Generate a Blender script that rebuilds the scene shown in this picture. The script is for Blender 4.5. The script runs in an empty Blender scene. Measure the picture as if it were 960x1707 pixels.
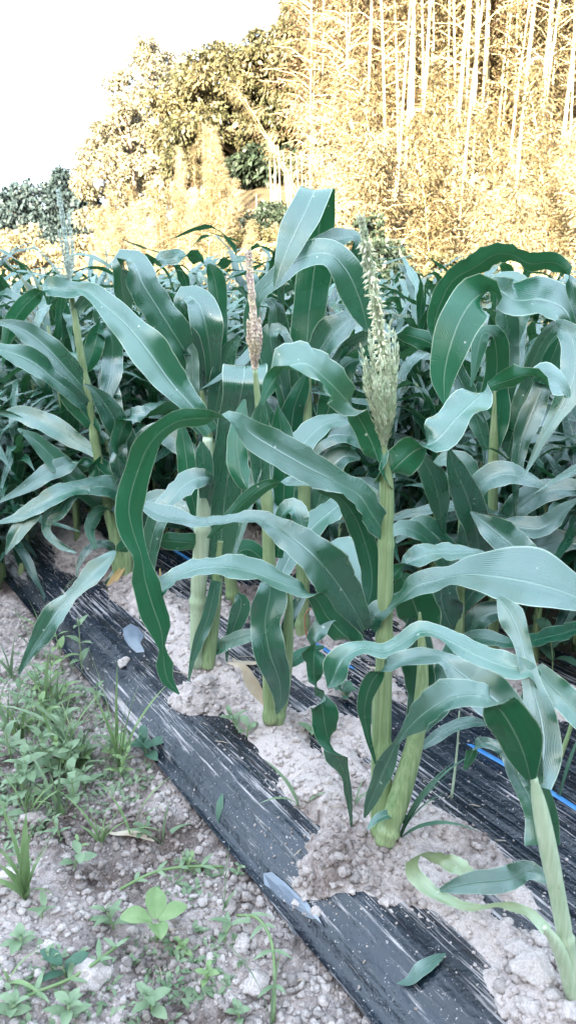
import bpy, math, random
import numpy as np
from mathutils import Vector

SC = bpy.context.scene
COL = SC.collection
rad = math.radians

# ---------------------------------------------------------------- camera
CAM_H = 1.15
PITCH = rad(16.2)
FPX = 1314.0                       # focal length in photograph pixels (960 x 1707)
cam_data = bpy.data.cameras.new("camera")
cam = bpy.data.objects.new("camera", cam_data)
COL.objects.link(cam)
cam.location = (0, 0, CAM_H)
cam.rotation_euler = (math.pi / 2 - PITCH, 0, 0)
cam_data.sensor_fit = 'VERTICAL'
cam_data.angle = 2 * math.atan(853.5 / FPX)
cam_data.clip_start = 0.05
cam_data.clip_end = 2000
SC.camera = cam
cam_data.dof.use_dof = True                    # a phone lens: the far wood is just softer than the corn
cam_data.dof.focus_distance = 1.75
cam_data.dof.aperture_fstop = 5.6

# ---------------------------------------------------------------- sky and sun
SUN_EL = rad(22)
SUN_AZ = rad(200)                  # compass bearing of the sun: behind the camera, a little left
EXPOSURE = 4.66
world = bpy.data.worlds.new("World")
SC.world = world
world.use_nodes = True
wn = world.node_tree
wn.nodes.clear()
sky = wn.nodes.new('ShaderNodeTexSky')
sky.sky_type = 'NISHITA'
sky.sun_disc = False
sky.sun_elevation = SUN_EL
sky.sun_rotation = SUN_AZ
sky.air_density = 1.0
sky.dust_density = 3.0
bg1 = wn.nodes.new('ShaderNodeBackground')
bg1.inputs['Strength'].default_value = 0.05
bg2 = wn.nodes.new('ShaderNodeBackground')      # even veil of thin high cloud
bg2.inputs['Color'].default_value = (0.70, 0.86, 1.03, 1)
bg2.inputs['Strength'].default_value = 0.18
mixw = wn.nodes.new('ShaderNodeMixShader')
mixw.inputs[0].default_value = 0.8
out = wn.nodes.new('ShaderNodeOutputWorld')
wn.links.new(sky.outputs[0], bg1.inputs['Color'])
wn.links.new(bg1.outputs[0], mixw.inputs[1])
wn.links.new(bg2.outputs[0], mixw.inputs[2])
wn.links.new(mixw.outputs[0], out.inputs['Surface'])

sun_d = bpy.data.lights.new("sun", 'SUN')
sun_d.energy = 4.9
sun_d.angle = rad(0.5)
sun_d.color = (1.0, 0.85, 0.62)
sun = bpy.data.objects.new("sun", sun_d)
COL.objects.link(sun)
to_sun = Vector((math.sin(SUN_AZ) * math.cos(SUN_EL), math.cos(SUN_AZ) * math.cos(SUN_EL), math.sin(SUN_EL)))
sun.rotation_euler = to_sun.to_track_quat('Z', 'Y').to_euler()
sun.location = (0, -5, 30)
SC.view_settings.view_transform = 'Standard'
SC.view_settings.look = 'None'
SC.view_settings.exposure = EXPOSURE
SC.view_settings.gamma = 1.0
SC.cycles.max_bounces = 6
SC.cycles.diffuse_bounces = 4
SC.cycles.glossy_bounces = 2
SC.cycles.transmission_bounces = 3
SC.cycles.transparent_max_bounces = 4

# ---------------------------------------------------------------- where things stand
CP, SP = math.cos(PITCH), math.sin(PITCH)

def ray(x, y):
    u = (x - 480) / FPX
    v = (853.5 - y) / FPX
    return Vector((u, CP + v * SP, -SP + v * CP))

def at(x, y, Y):
    """the point seen at photo pixel (x, y) that lies Y metres in front of the camera"""
    r = ray(x, y)
    k = Y / r.y
    return Vector((r.x * k, Y, CAM_H + r.z * k))

def onground(x, y, z=0.0):
    r = ray(x, y)
    k = (z - CAM_H) / r.z
    return Vector((r.x * k, r.y * k, z))

def column(p):
    """photo column under which a world point is seen"""
    d = p[1] * CP - (p[2] - CAM_H) * SP
    return 480 + FPX * p[0] / d

def pxm(Y, y=853.5):
    """metres per photo pixel at depth Y"""
    return Y / ray(480, y).y / FPX

ROW_A = rad(32.8)                              # the rows run away to the left
RD = Vector((-math.sin(ROW_A), math.cos(ROW_A), 0))
RN = Vector((math.cos(ROW_A), math.sin(ROW_A), 0))
def TS(t, s, z=0.0):
    return RD * t + RN * s + Vector((0, 0, z))
def to_ts(p):
    return p.dot(RD), p.dot(RN)
S_EDGE, S_BACK, BED_H = 0.655, 1.95, 0.10

# ---------------------------------------------------------------- numpy noise
def _hash(ix, iy, seed):
    h = (ix.astype(np.int64) * 374761393 + iy.astype(np.int64) * 668265263 + seed * 1442695041) & 0x7fffffff
    h = ((h ^ (h >> 13)) * 1274126177) & 0x7fffffff
    return ((h ^ (h >> 16)) & 0xffff) / 65535.0

def vnoise(x, y, seed=0):
    ix, iy = np.floor(x), np.floor(y)
    fx, fy = x - ix, y - iy
    fx = fx * fx * (3 - 2 * fx); fy = fy * fy * (3 - 2 * fy)
    a = _hash(ix, iy, seed); b = _hash(ix + 1, iy, seed)
    c = _hash(ix, iy + 1, seed); d = _hash(ix + 1, iy + 1, seed)
    return (a * (1 - fx) + b * fx) * (1 - fy) + (c * (1 - fx) + d * fx) * fy

def fbm(x, y, seed=0, octs=4):
    v, a, tot = 0, 1.0, 0
    for o in range(octs):
        v = v + a * vnoise(x * 2 ** o + 17.3 * o, y * 2 ** o - 9.1 * o, seed + o)
        tot += a; a *= 0.5
    return v / tot

def lumps(x, y, seed=0, fill=1.0):
    """rounded clods: domes on jittered cells, height 0..1 relative to the cell size"""
    ix, iy = np.floor(x), np.floor(y)
    best = np.zeros_like(x)
    for dx in (-1, 0, 1):
        for dy in (-1, 0, 1):
            cx, cy = ix + dx, iy + dy
            px = cx + 0.15 + 0.7 * _hash(cx, cy, seed)
            py = cy + 0.15 + 0.7 * _hash(cx, cy, seed + 5)
            r = 0.28 + 0.42 * _hash(cx, cy, seed + 9)
            on = _hash(cx, cy, seed + 13) < fill
            d2 = ((x - px) ** 2 + (y - py) ** 2) / (r * r)
            best = np.maximum(best, np.where(on, r * np.sqrt(np.maximum(0, 1 - d2)), 0))
    return best

# ---------------------------------------------------------------- meshes and objects
def mesh_np(name, V, F, mat, smooth=False, uv=None):
    """V (n,3), F list of index tuples or an (m,k) array"""
    me = bpy.data.meshes.new(name)
    V = np.asarray(V, dtype=np.float32)
    if isinstance(F, np.ndarray):
        m, k = F.shape
        me.vertices.add(len(V)); me.vertices.foreach_set('co', V.ravel())
        me.loops.add(m * k); me.loops.foreach_set('vertex_index', F.astype(np.int32).ravel())
        me.polygons.add(m)
        me.polygons.foreach_set('loop_start', np.arange(0, m * k, k, dtype=np.int32))
        me.polygons.foreach_set('loop_total', np.full(m, k, dtype=np.int32))
        li = F.ravel()
    else:
        me.from_pydata([tuple(v) for v in V], [], F)
        li = np.array([i for f in F for i in f])
    if uv is not None:
        lay = me.uv_layers.new(name='UVMap')
        lay.data.foreach_set('uv', np.asarray(uv, dtype=np.float32)[li].ravel())
    me.update(calc_edges=True)
    me.validate()
    if smooth:
        me.polygons.foreach_set('use_smooth', np.ones(len(me.polygons), dtype=bool))
    if mat:
        for mm in (mat if isinstance(mat, (list, tuple)) else [mat]):
            me.materials.append(mm)
    return me

def link(name, me, parent=None, loc=None):
    o = bpy.data.objects.new(name, me)
    COL.objects.link(o)
    if parent is not None: o.parent = parent
    if loc is not None: o.location = loc
    return o

def tag(o, label=None, cat=None, group=None, kind=None):
    if label: o['label'] = label
    if cat: o['category'] = cat
    if group: o['group'] = group
    if kind: o['kind'] = kind
    return o

def thing(name, label, cat, loc=(0, 0, 0), group=None, rz=0):
    o = bpy.data.objects.new(name, None)
    COL.objects.link(o)
    o.empty_display_size = 0.05
    o.location = loc; o.rotation_euler = (0, 0, rz)
    return tag(o, label, cat, group)

def copy_thing(root, loc, rz=0, scale=1.0, label=None, group=None):
    r = root.copy(); COL.objects.link(r)
    r.location = loc; r.rotation_euler = (0, 0, rz); r.scale = (scale,) * 3
    if label: r['label'] = label
    if group: r['group'] = group
    for ch in root.children:
        c = ch.copy(); COL.objects.link(c); c.parent = r
        for g in ch.children:
            d = g.copy(); COL.objects.link(d); d.parent = c
    return r

def grid_faces(nu, nv):
    """quads for an nu x nv vertex grid stored row by row (index = i * nv + j)"""
    i, j = np.meshgrid(np.arange(nu - 1), np.arange(nv - 1), indexing='ij')
    a = (i * nv + j).ravel()
    return np.stack([a, a + 1, a + nv + 1, a + nv], axis=1)

class MB:
    """collects pieces of one mesh"""
    def __init__(self): self.V = []; self.F = []
    def add(self, V, F):
        o = len(self.V)
        self.V += [tuple(v) for v in V]
        self.F += [tuple(i + o for i in f) for f in F]
    def tube(self, pts, radii, n=8, cap=True):
        pts = [Vector(p) for p in pts]
        V, F = [], []
        up = None
        for i, p in enumerate(pts):
            t = (pts[min(i + 1, len(pts) - 1)] - pts[max(i - 1, 0)]).normalized()
            if up is None:
                up = t.orthogonal().normalized()
            up = (up - t * up.dot(t)).normalized()
            b = t.cross(up)
            for k in range(n):
                a = 2 * math.pi * k / n
                V.append(p + (up * math.cos(a) + b * math.sin(a)) * radii[i])
        m = len(pts)
        for i in range(m - 1):
            for k in range(n):
                F.append((i * n + k, i * n + (k + 1) % n, (i + 1) * n + (k + 1) % n, (i + 1) * n + k))
        if cap:
            F.append(tuple(range(n - 1, -1, -1)))
            F.append(tuple((m - 1) * n + k for k in range(n)))
        self.add(V, F)
    def mesh(self, name, mat, smooth=True):
        return mesh_np(name, self.V, self.F, mat, smooth)

def catmull(P, n):
    """P (k,d) control values -> (n,d) samples, centripetal enough for our spacing"""
    P = np.asarray(P, dtype=float)
    k = len(P)
    if k == 2:
        u = np.linspace(0, 1, n)[:, None]
        return P[0] * (1 - u) + P[1] * u
    d = np.linalg.norm(np.diff(P[:, :3], axis=0), axis=1) + 1e-6
    T = np.concatenate([[0], np.cumsum(d)])
    out = np.zeros((n, P.shape[1]))
    M = np.zeros_like(P)
    for i in range(k):
        if i == 0: M[i] = (P[1] - P[0]) / d[0]
        elif i == k - 1: M[i] = (P[-1] - P[-2]) / d[-1]
        else:
            M[i] = 0.5 * ((P[i] - P[i - 1]) / d[i - 1] + (P[i + 1] - P[i]) / d[i])
    for q, t in enumerate(np.linspace(0, T[-1], n)):
        i = min(int(np.searchsorted(T, t, side='right')) - 1, k - 2)
        h = d[i]; u = (t - T[i]) / h
        out[q] = ((2 * u ** 3 - 3 * u * u + 1) * P[i] + (u ** 3 - 2 * u * u + u) * h * M[i]
                  + (-2 * u ** 3 + 3 * u * u) * P[i + 1] + (u ** 3 - u * u) * h * M[i + 1])
    return out
# ---------------------------------------------------------------- materials
def new_mat(name):
    m = bpy.data.materials.new(name); m.use_nodes = True
    nt = m.node_tree; nt.nodes.clear()
    o = nt.nodes.new('ShaderNodeOutputMaterial')
    b = nt.nodes.new('ShaderNodeBsdfPrincipled')
    nt.links.new(b.outputs[0], o.inputs['Surface'])
    return m, nt, b, o

def N(nt, t, **kw):
    n = nt.nodes.new('ShaderNode' + t)
    for k, v in kw.items():
        if hasattr(n, k) and k not in n.inputs: setattr(n, k, v)
        else: n.inputs[k].default_value = v
    return n

def mixc(nt, fac, a, b, blend='MIX'):
    n = nt.nodes.new('ShaderNodeMix'); n.data_type = 'RGBA'; n.blend_type = blend
    for sock, v in ((n.inputs[0], fac), (n.inputs[6], a), (n.inputs[7], b)):
        if isinstance(v, (int, float)): sock.default_value = v
        elif isinstance(v, (tuple, list)): sock.default_value = tuple(v) + ((1,) if len(v) == 3 else ())
        else: nt.links.new(v, sock)
    return n.outputs[2]

def ramp(nt, src, stops):
    r = nt.nodes.new('ShaderNodeValToRGB')
    el = r.color_ramp.elements
    while len(el) < len(stops): el.new(0.5)
    for e, (p, c) in zip(el, stops):
        e.position = p
        e.color = (c, c, c, 1) if isinstance(c, (int, float)) else tuple(c) + (1,)
    nt.links.new(src, r.inputs[0])
    return r.outputs[0]

def math_(nt, op, a, b=None, c=None):
    n = nt.nodes.new('ShaderNodeMath'); n.operation = op
    for i, v in enumerate((a, b, c)):
        if v is None: continue
        if isinstance(v, (int, float)): n.inputs[i].default_value = v
        else: nt.links.new(v, n.inputs[i])
    return n.outputs[0]

def noise_(nt, vec, scale, detail=3, rough=0.5):
    n = N(nt, 'TexNoise', Scale=scale, Detail=detail, Roughness=rough)
    if vec is not None: nt.links.new(vec, n.inputs['Vector'])
    return n.outputs[0]

def bump(nt, b, height, strength=0.3, dist=0.01):
    n = N(nt, 'Bump', Strength=strength, Distance=dist)
    nt.links.new(height, n.inputs['Height'])
    nt.links.new(n.outputs[0], b.inputs['Normal'])
    return n

def add_translucency(nt, b, o, colour, amount):
    t = nt.nodes.new('ShaderNodeBsdfTranslucent')
    if isinstance(colour, tuple): t.inputs[0].default_value = colour + (1,)
    else: nt.links.new(colour, t.inputs[0])
    m = nt.nodes.new('ShaderNodeMixShader'); m.inputs[0].default_value = amount
    nt.links.new(b.outputs[0], m.inputs[1]); nt.links.new(t.outputs[0], m.inputs[2])
    nt.links.new(m.outputs[0], o.inputs['Surface'])

def mat_corn_leaf(name, top, under, rib, rough=0.38, spec=0.8):
    """waxy strap leaf: pale midrib and fine parallel veins along the blade (UV x across, y along in metres)"""
    m, nt, b, o = new_mat(name)
    uv = N(nt, 'TexCoord').outputs['UV']
    sep = N(nt, 'SeparateXYZ'); nt.links.new(uv, sep.inputs[0])
    across = math_(nt, 'ABSOLUTE', math_(nt, 'SUBTRACT', sep.outputs[0], 0.5))      # 0 rib .. 0.5 margin
    geo = N(nt, 'NewGeometry')
    ob = N(nt, 'TexCoord').outputs['Object']
    base = mixc(nt, geo.outputs['Backfacing'], top, under)
    v1 = noise_(nt, ob, 7.0, 3)
    base = mixc(nt, ramp(nt, v1, [(0.3, 0.0), (0.75, 0.75)]), base, tuple(min(1, c * f) for c, f in zip(top, (2.0, 1.45, 1.15))))
    # streaks along the blade
    comb = N(nt, 'CombineXYZ')
    nt.links.new(math_(nt, 'MULTIPLY', sep.outputs[0], 55.0), comb.inputs[0])
    nt.links.new(math_(nt, 'MULTIPLY', sep.outputs[1], 3.0), comb.inputs[1])
    st = noise_(nt, comb.outputs[0], 1.0, 2)
    base = mixc(nt, math_(nt, 'MULTIPLY', ramp(nt, st, [(0.35, 0.0), (0.7, 1.0)]), 0.35), base, tuple(min(1, c * 1.8 + 0.015) for c in top))
    ribm = ramp(nt, across, [(0.008, 1.0), (0.026, 0.0)])
    base = mixc(nt, math_(nt, 'MULTIPLY', ribm, 0.5), base, rib)
    edge = ramp(nt, across, [(0.472, 0.0), (0.49, 1.0)])
    base = mixc(nt, math_(nt, 'MULTIPLY', edge, 0.8), base, (0.40, 0.48, 0.36))
    vo = N(nt, 'TexVoronoi', Scale=26.0); nt.links.new(ob, vo.inputs['Vector'])
    sepc = N(nt, 'SeparateColor'); nt.links.new(vo.outputs['Color'], sepc.inputs[0])
    dot = math_(nt, 'MULTIPLY', ramp(nt, vo.outputs['Distance'], [(0.045, 1.0), (0.075, 0.0)]), ramp(nt, sepc.outputs[0], [(0.55, 0.0), (0.6, 1.0)]))
    base = mixc(nt, math_(nt, 'MULTIPLY', dot, 0.8), base, (0.50, 0.52, 0.46))       # pale flecks
    blotch = math_(nt, 'MULTIPLY', ramp(nt, noise_(nt, ob, 34.0, 4, 0.7), [(0.66, 0.0), (0.74, 0.6)]), ramp(nt, across, [(0.30, 0.0), (0.48, 1.0)]))
    base = mixc(nt, blotch, base, (0.20, 0.19, 0.07))                                   # yellowing at the margin
    oi = N(nt, 'ObjectInfo').outputs['Random']
    hsv = N(nt, 'HueSaturation'); nt.links.new(base, hsv.inputs['Color'])
    nt.links.new(math_(nt, 'MULTIPLY_ADD', oi, 0.5, 0.78), hsv.inputs['Value'])
    nt.links.new(hsv.outputs[0], b.inputs['Base Color'])
    # specks of dust and dew
    sp = noise_(nt, ob, 160.0, 1)
    rg = math_(nt, 'MULTIPLY_ADD', v1, 0.30, rough - 0.12)
    nt.links.new(rg, b.inputs['Roughness'])
    nt.links.new(math_(nt, 'MULTIPLY_ADD', geo.outputs['Backfacing'], 0.22 - spec, spec), b.inputs['Specular IOR Level'])
    b.inputs['IOR'].default_value = 2.0        # waxy bloom
    b.inputs['Specular Tint'].default_value = (0.88, 0.98, 1.0, 1)
    wv = math_(nt, 'SINE', math_(nt, 'MULTIPLY', sep.outputs[0], 150.0))
    # the crimped rows near the rib that young blades keep
    cr = math_(nt, 'SINE', math_(nt, 'MULTIPLY', sep.outputs[1], 900.0))
    crm = math_(nt, 'MULTIPLY', ramp(nt, noise_(nt, ob, 11.0, 1), [(0.56, 0.0), (0.68, 1.0)]),
                ramp(nt, across, [(0.2, 0.0), (0.36, 1.0)]))
    h = math_(nt, 'ADD', math_(nt, 'MULTIPLY', wv, 0.22), math_(nt, 'MULTIPLY', math_(nt, 'MULTIPLY', cr, crm), 0.22))
    h = math_(nt, 'ADD', h, math_(nt, 'MULTIPLY', ribm, 1.2))
    h = math_(nt, 'ADD', h, math_(nt, 'MULTIPLY', ramp(nt, sp, [(0.72, 0.0), (0.76, 1.0)]), 0.5))
    bump(nt, b, h, 0.4, 0.0014)
    add_translucency(nt, b, o, mixc(nt, 0.5, base, (0.07, 0.20, 0.035)), 0.17)
    return m

def mat_simple(name, c1, c2, scale, rough=0.6, spec=0.4, bstr=0.2, bscale=None, bdist=0.004, island=0.0, trans=None, coords='Object'):
    m, nt, b, o = new_mat(name)
    ob = N(nt, 'TexCoord').outputs[coords]
    nz = noise_(nt, ob, scale, 4, 0.6)
    c = mixc(nt, ramp(nt, nz, [(0.3, 0.0), (0.7, 1.0)]), c1, c2)
    if island:
        r = N(nt, 'NewGeometry').outputs['Random Per Island']
        hsv = N(nt, 'HueSaturation'); nt.links.new(c, hsv.inputs['Color'])
        nt.links.new(math_(nt, 'MULTIPLY_ADD', r, island * 2, 1 - island), hsv.inputs['Value'])
        nt.links.new(math_(nt, 'MULTIPLY_ADD', r, 0.04, 0.48), hsv.inputs['Hue'])
        c = hsv.outputs[0]
    nt.links.new(c, b.inputs['Base Color'])
    b.inputs['Roughness'].default_value = rough
    b.inputs['Specular IOR Level'].default_value = spec
    if bstr: bump(nt, b, noise_(nt, ob, bscale or scale * 5, 4, 0.6), bstr, bdist)
    if trans: add_translucency(nt, b, o, c, trans)
    return m

def mat_soil(name, dry, damp, lo=0.42, hi=0.62, vary=False):
    m, nt, b, o = new_mat(name)
    ob = N(nt, 'NewGeometry').outputs['Position']
    n1 = noise_(nt, ob, 3.2, 4, 0.65)
    n2 = noise_(nt, ob, 55.0, 4, 0.7)
    f = math_(nt, 'ADD', math_(nt, 'MULTIPLY', n1, 0.72), math_(nt, 'MULTIPLY', n2, 0.28))
    c = mixc(nt, ramp(nt, f, [(lo, 1.0), (hi, 0.0)]), dry, damp)
    n3 = noise_(nt, ob, 300.0, 3, 0.7)
    c = mixc(nt, ramp(nt, n3, [(0.35, 0.55), (0.6, 0.0)]), c, tuple(x * 0.45 for x in dry))
    isl = N(nt, 'NewGeometry').outputs['Random Per Island']
    if vary: c = mixc(nt, 1.0, c, ramp(nt, isl, [(0.0, 0.5), (0.4, 0.85), (1.0, 1.0)]), 'MULTIPLY')
    nt.links.new(c, b.inputs['Base Color'])
    b.inputs['Roughness'].default_value = 0.95
    b.inputs['Specular IOR Level'].default_value = 0.15
    bump(nt, b, math_(nt, 'ADD', n3, noise_(nt, ob, 120.0, 4, 0.7)), 0.8, 0.006)
    return m

def mat_film(name):
    """black mulch film, dusty in long streaks that run with the bed (object x is along the bed)"""
    m, nt, b, o = new_mat(name)
    ob = N(nt, 'TexCoord').outputs['Object']
    mp = N(nt, 'Mapping'); mp.inputs['Scale'].default_value = (2.2, 110.0, 10.0)
    nt.links.new(ob, mp.inputs[0])
    st = noise_(nt, mp.outputs[0], 1.0, 5, 0.65)
    mp2 = N(nt, 'Mapping'); mp2.inputs['Scale'].default_value = (2.0, 4.0, 4.0)
    nt.links.new(ob, mp2.inputs[0])
    big = noise_(nt, mp2.outputs[0], 1.6, 3, 0.6)
    mp3 = N(nt, 'Mapping'); mp3.inputs['Scale'].default_value = (12.0, 230.0, 10.0)
    nt.links.new(ob, mp3.inputs[0])
    fine = noise_(nt, mp3.outputs[0], 1.0, 4, 0.7)
    k = math_(nt, 'ADD', math_(nt, 'MULTIPLY', st, 0.55), math_(nt, 'ADD', math_(nt, 'MULTIPLY', big, 0.35), math_(nt, 'MULTIPLY', fine, 0.42)))
    dust = ramp(nt, k, [(0.69, 0.0), (0.73, 0.45), (0.77, 1.0)])
    sp = noise_(nt, ob, 140.0, 3, 0.75)
    specks = ramp(nt, sp, [(0.64, 0.0), (0.69, 0.8)])
    at_ = N(nt, 'Attribute'); at_.attribute_name = 'dust'
    dust = ramp(nt, math_(nt, 'ADD', k, math_(nt, 'MULTIPLY', at_.outputs['Fac'], 0.075)), [(0.735, 0.0), (0.775, 0.40), (0.82, 0.9)])
    film = mixc(nt, ramp(nt, noise_(nt, ob, 5.0, 4, 0.6), [(0.42, 0.0), (0.75, 0.45)]), (0.002, 0.005, 0.012), (0.022, 0.036, 0.058))
    c = mixc(nt, math_(nt, 'MAXIMUM', math_(nt, 'MULTIPLY', dust, 0.9), specks), film, (0.46, 0.42, 0.42))
    nt.links.new(c, b.inputs['Base Color'])
    nt.links.new(math_(nt, 'MULTIPLY_ADD', math_(nt, 'MAXIMUM', dust, specks), 0.5, 0.22), b.inputs['Roughness'])
    b.inputs['Specular IOR Level'].default_value = 0.65
    b.inputs['IOR'].default_value = 1.5
    mp4 = N(nt, 'Mapping'); mp4.inputs['Scale'].default_value = (1.0, 28.0, 6.0)
    nt.links.new(ob, mp4.inputs[0])
    h = math_(nt, 'ADD', noise_(nt, mp4.outputs[0], 1.0, 3, 0.5), math_(nt, 'MULTIPLY', sp, 0.10))
    h = math_(nt, 'ADD', h, math_(nt, 'MULTIPLY', noise_(nt, ob, 16.0, 4, 0.6), 0.5))
    bump(nt, b, h, 0.9, 0.018)
    return m

def mat_stalk(name, c1, c2, rough=0.42):
    m, nt, b, o = new_mat(name)
    ob = N(nt, 'TexCoord').outputs['Object']
    mp = N(nt, 'Mapping'); mp.inputs['Scale'].default_value = (260, 260, 5); nt.links.new(ob, mp.inputs[0])
    st = noise_(nt, mp.outputs[0], 1.0, 3, 0.6)
    big = noise_(nt, ob, 7.0, 3, 0.6)
    f = math_(nt, 'ADD', math_(nt, 'MULTIPLY', st, 0.55), math_(nt, 'MULTIPLY', big, 0.45))
    c = mixc(nt, ramp(nt, f, [(0.36, 0.0), (0.64, 1.0)]), c1, c2)
    spots = noise_(nt, ob, 60.0, 3, 0.7)
    c = mixc(nt, ramp(nt, spots, [(0.66, 0.0), (0.74, 0.5)]), c, (0.22, 0.15, 0.08))
    nt.links.new(c, b.inputs['Base Color'])
    b.inputs['Roughness'].default_value = rough
    b.inputs['Specular IOR Level'].default_value = 0.55
    bump(nt, b, st, 0.35, 0.0012)
    return m

M = {}
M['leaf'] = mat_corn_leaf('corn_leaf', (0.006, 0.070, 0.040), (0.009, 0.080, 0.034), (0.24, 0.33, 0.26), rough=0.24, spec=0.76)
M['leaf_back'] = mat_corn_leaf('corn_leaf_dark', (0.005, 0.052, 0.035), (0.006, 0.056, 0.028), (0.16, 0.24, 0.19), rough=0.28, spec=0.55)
M['stalk'] = mat_stalk('corn_stalk', (0.10, 0.175, 0.065), (0.30, 0.36, 0.19))
M['leaf_pale'] = mat_corn_leaf('pale_bent_leaf', (0.16, 0.22, 0.11), (0.17, 0.22, 0.12), (0.40, 0.43, 0.32), rough=0.4, spec=0.8)
M['stalk_pale'] = mat_stalk('pale_sucker_stalk', (0.27, 0.36, 0.22), (0.46, 0.52, 0.38))
M['sheath'] = mat_stalk('leaf_sheath', (0.11, 0.19, 0.075), (0.28, 0.35, 0.19))
M['tassel'] = mat_simple('tassel_spikelets', (0.32, 0.39, 0.23), (0.66, 0.68, 0.50), 30, 0.55, 0.35, 0.1, 300, island=0.3, trans=0.15)
M['tassel_pink'] = mat_simple('tassel_pinkish_spikelets', (0.60, 0.52, 0.36), (0.62, 0.46, 0.42), 25, 0.6, 0.3, 0.1, 300, island=0.3)
M['tassel_blue'] = mat_simple('tassel_grey_green', (0.34, 0.42, 0.36), (0.52, 0.58, 0.52), 25, 0.6, 0.3, 0.1, 300, island=0.3)
M['anther'] = mat_simple('anthers', (0.72, 0.69, 0.46), (0.80, 0.77, 0.58), 30, 0.6, 0.3, 0)
M['soil'] = mat_soil('dry_crumbly_soil', (0.54, 0.46, 0.44), (0.085, 0.060, 0.050), 0.42, 0.58)
M['soil_pale'] = mat_soil('pale_dry_soil', (0.62, 0.535, 0.51), (0.16, 0.115, 0.10), 0.40, 0.53)
M['crumb'] = mat_soil('soil_crumb', (0.62, 0.545, 0.52), (0.19, 0.14, 0.12), 0.36, 0.53, True)
M['clod'] = mat_soil('pale_clod', (0.64, 0.56, 0.535), (0.22, 0.17, 0.15), 0.36, 0.50, True)
M['film'] = mat_film('black_mulch_film')
M['scrap'] = mat_simple('film_sky_sheen', (0.10, 0.13, 0.18), (0.24, 0.27, 0.31), 6, 0.28, 0.5, 0.15, 20, 0.006)  # black film lightened to carry the sky's reflection as colour
M['tape'] = mat_simple('blue_drip_tape', (0.015, 0.13, 0.36), (0.06, 0.22, 0.45), 25, 0.45, 0.5, 0.2, 120)
M['weed'] = mat_simple('weed_leaf', (0.12, 0.20, 0.105), (0.26, 0.34, 0.21), 22, 0.5, 0.45, 0.25, 130, 0.002, trans=0.25)
M['weed_bright'] = mat_simple('bright_weed_leaf', (0.16, 0.26, 0.10), (0.27, 0.37, 0.18), 22, 0.5, 0.4, 0.25, 130, 0.002, trans=0.3)
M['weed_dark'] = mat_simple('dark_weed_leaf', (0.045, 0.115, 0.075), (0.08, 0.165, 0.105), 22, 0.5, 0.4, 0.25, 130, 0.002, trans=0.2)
M['weed_stem'] = mat_simple('weed_stem', (0.17, 0.28, 0.12), (0.28, 0.33, 0.18), 30, 0.6, 0.3, 0)
M['dry'] = mat_simple('dry_leaf', (0.48, 0.38, 0.28), (0.58, 0.50, 0.40), 30, 0.7, 0.2, 0.2, 120, 0.002, trans=0.2)
M['straw'] = mat_simple('yellow_dead_leaf', (0.50, 0.42, 0.18), (0.45, 0.28, 0.14), 12, 0.7, 0.2, 0.2, 120, 0.002, trans=0.2)
M['rust'] = mat_simple('rusty_root', (0.30, 0.12, 0.06), (0.36, 0.20, 0.12), 30, 0.7, 0.2, 0)
# sunlit wood behind the field
M['culm'] = mat_simple('bamboo_culm', (0.20, 0.175, 0.10), (0.34, 0.30, 0.20), 3, 0.45, 0.4, 0)
M['bamboo_leaf'] = mat_simple('bamboo_leaf', (0.130, 0.098, 0.052), (0.092, 0.078, 0.042), 0.8, 0.55, 0.4, 0, island=0.3, trans=0.5)
M['bamboo_brown'] = mat_simple('bamboo_leaf_brown', (0.125, 0.085, 0.046), (0.085, 0.062, 0.034), 0.8, 0.55, 0.4, 0, island=0.3, trans=0.5)
M['bamboo_pale'] = mat_simple('bamboo_leaf_pale', (0.225, 0.185, 0.120), (0.165, 0.142, 0.088), 0.8, 0.55, 0.4, 0, island=0.3, trans=0.5)
M['tree_green'] = mat_simple('broadleaf_green', (0.036, 0.042, 0.020), (0.095, 0.080, 0.042), 0.7, 0.5, 0.4, 0, island=0.45, trans=0.25)
M['tree_grey'] = mat_simple('broadleaf_grey_green', (0.175, 0.155, 0.105), (0.115, 0.108, 0.074), 0.7, 0.5, 0.4, 0, island=0.45, trans=0.25)
M['conifer'] = mat_simple('dark_conifer', (0.010, 0.020, 0.024), (0.016, 0.030, 0.032), 1.0, 0.7, 0.3, 0, island=0.4)
M['bush_dark'] = mat_simple('dark_bush', (0.012, 0.022, 0.015), (0.024, 0.036, 0.022), 1.0, 0.5, 0.4, 0, island=0.45, trans=0.15)
M['bush_pale'] = mat_simple('pale_bush', (0.18, 0.15, 0.092), (0.12, 0.11, 0.066), 1.0, 0.5, 0.4, 0, island=0.4, trans=0.25)
M['bark'] = mat_simple('bark', (0.10, 0.075, 0.055), (0.17, 0.13, 0.10), 6, 0.9, 0.2, 0.5, 30, 0.02)
M['hill'] = mat_simple('hill_ground', (0.050, 0.036, 0.022), (0.028, 0.026, 0.014), 0.6, 0.9, 0.2, 0.5, 6, 0.05)
M['far_hill'] = mat_simple('wooded_hill', (0.03, 0.05, 0.025), (0.05, 0.07, 0.03), 0.2, 0.9, 0.2, 0.5, 1, 0.3)
# ---------------------------------------------------------------- ground
def sstep(x):
    x = np.clip(x, 0, 1); return x * x * (3 - 2 * x)

def terrain_z(x, y):
    x = np.asarray(x, float); y = np.asarray(y, float)
    k = 0.07 + 0.21 * sstep((x + 9) / 10)
    up = np.maximum(0, y - 10.0)
    z = k * up * sstep(up / 4) + 0.35 * (fbm(x * 0.3, y * 0.3, 3) - 0.5) * sstep(up / 5)
    return np.minimum(z, 9 + 0.05 * up)

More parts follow.
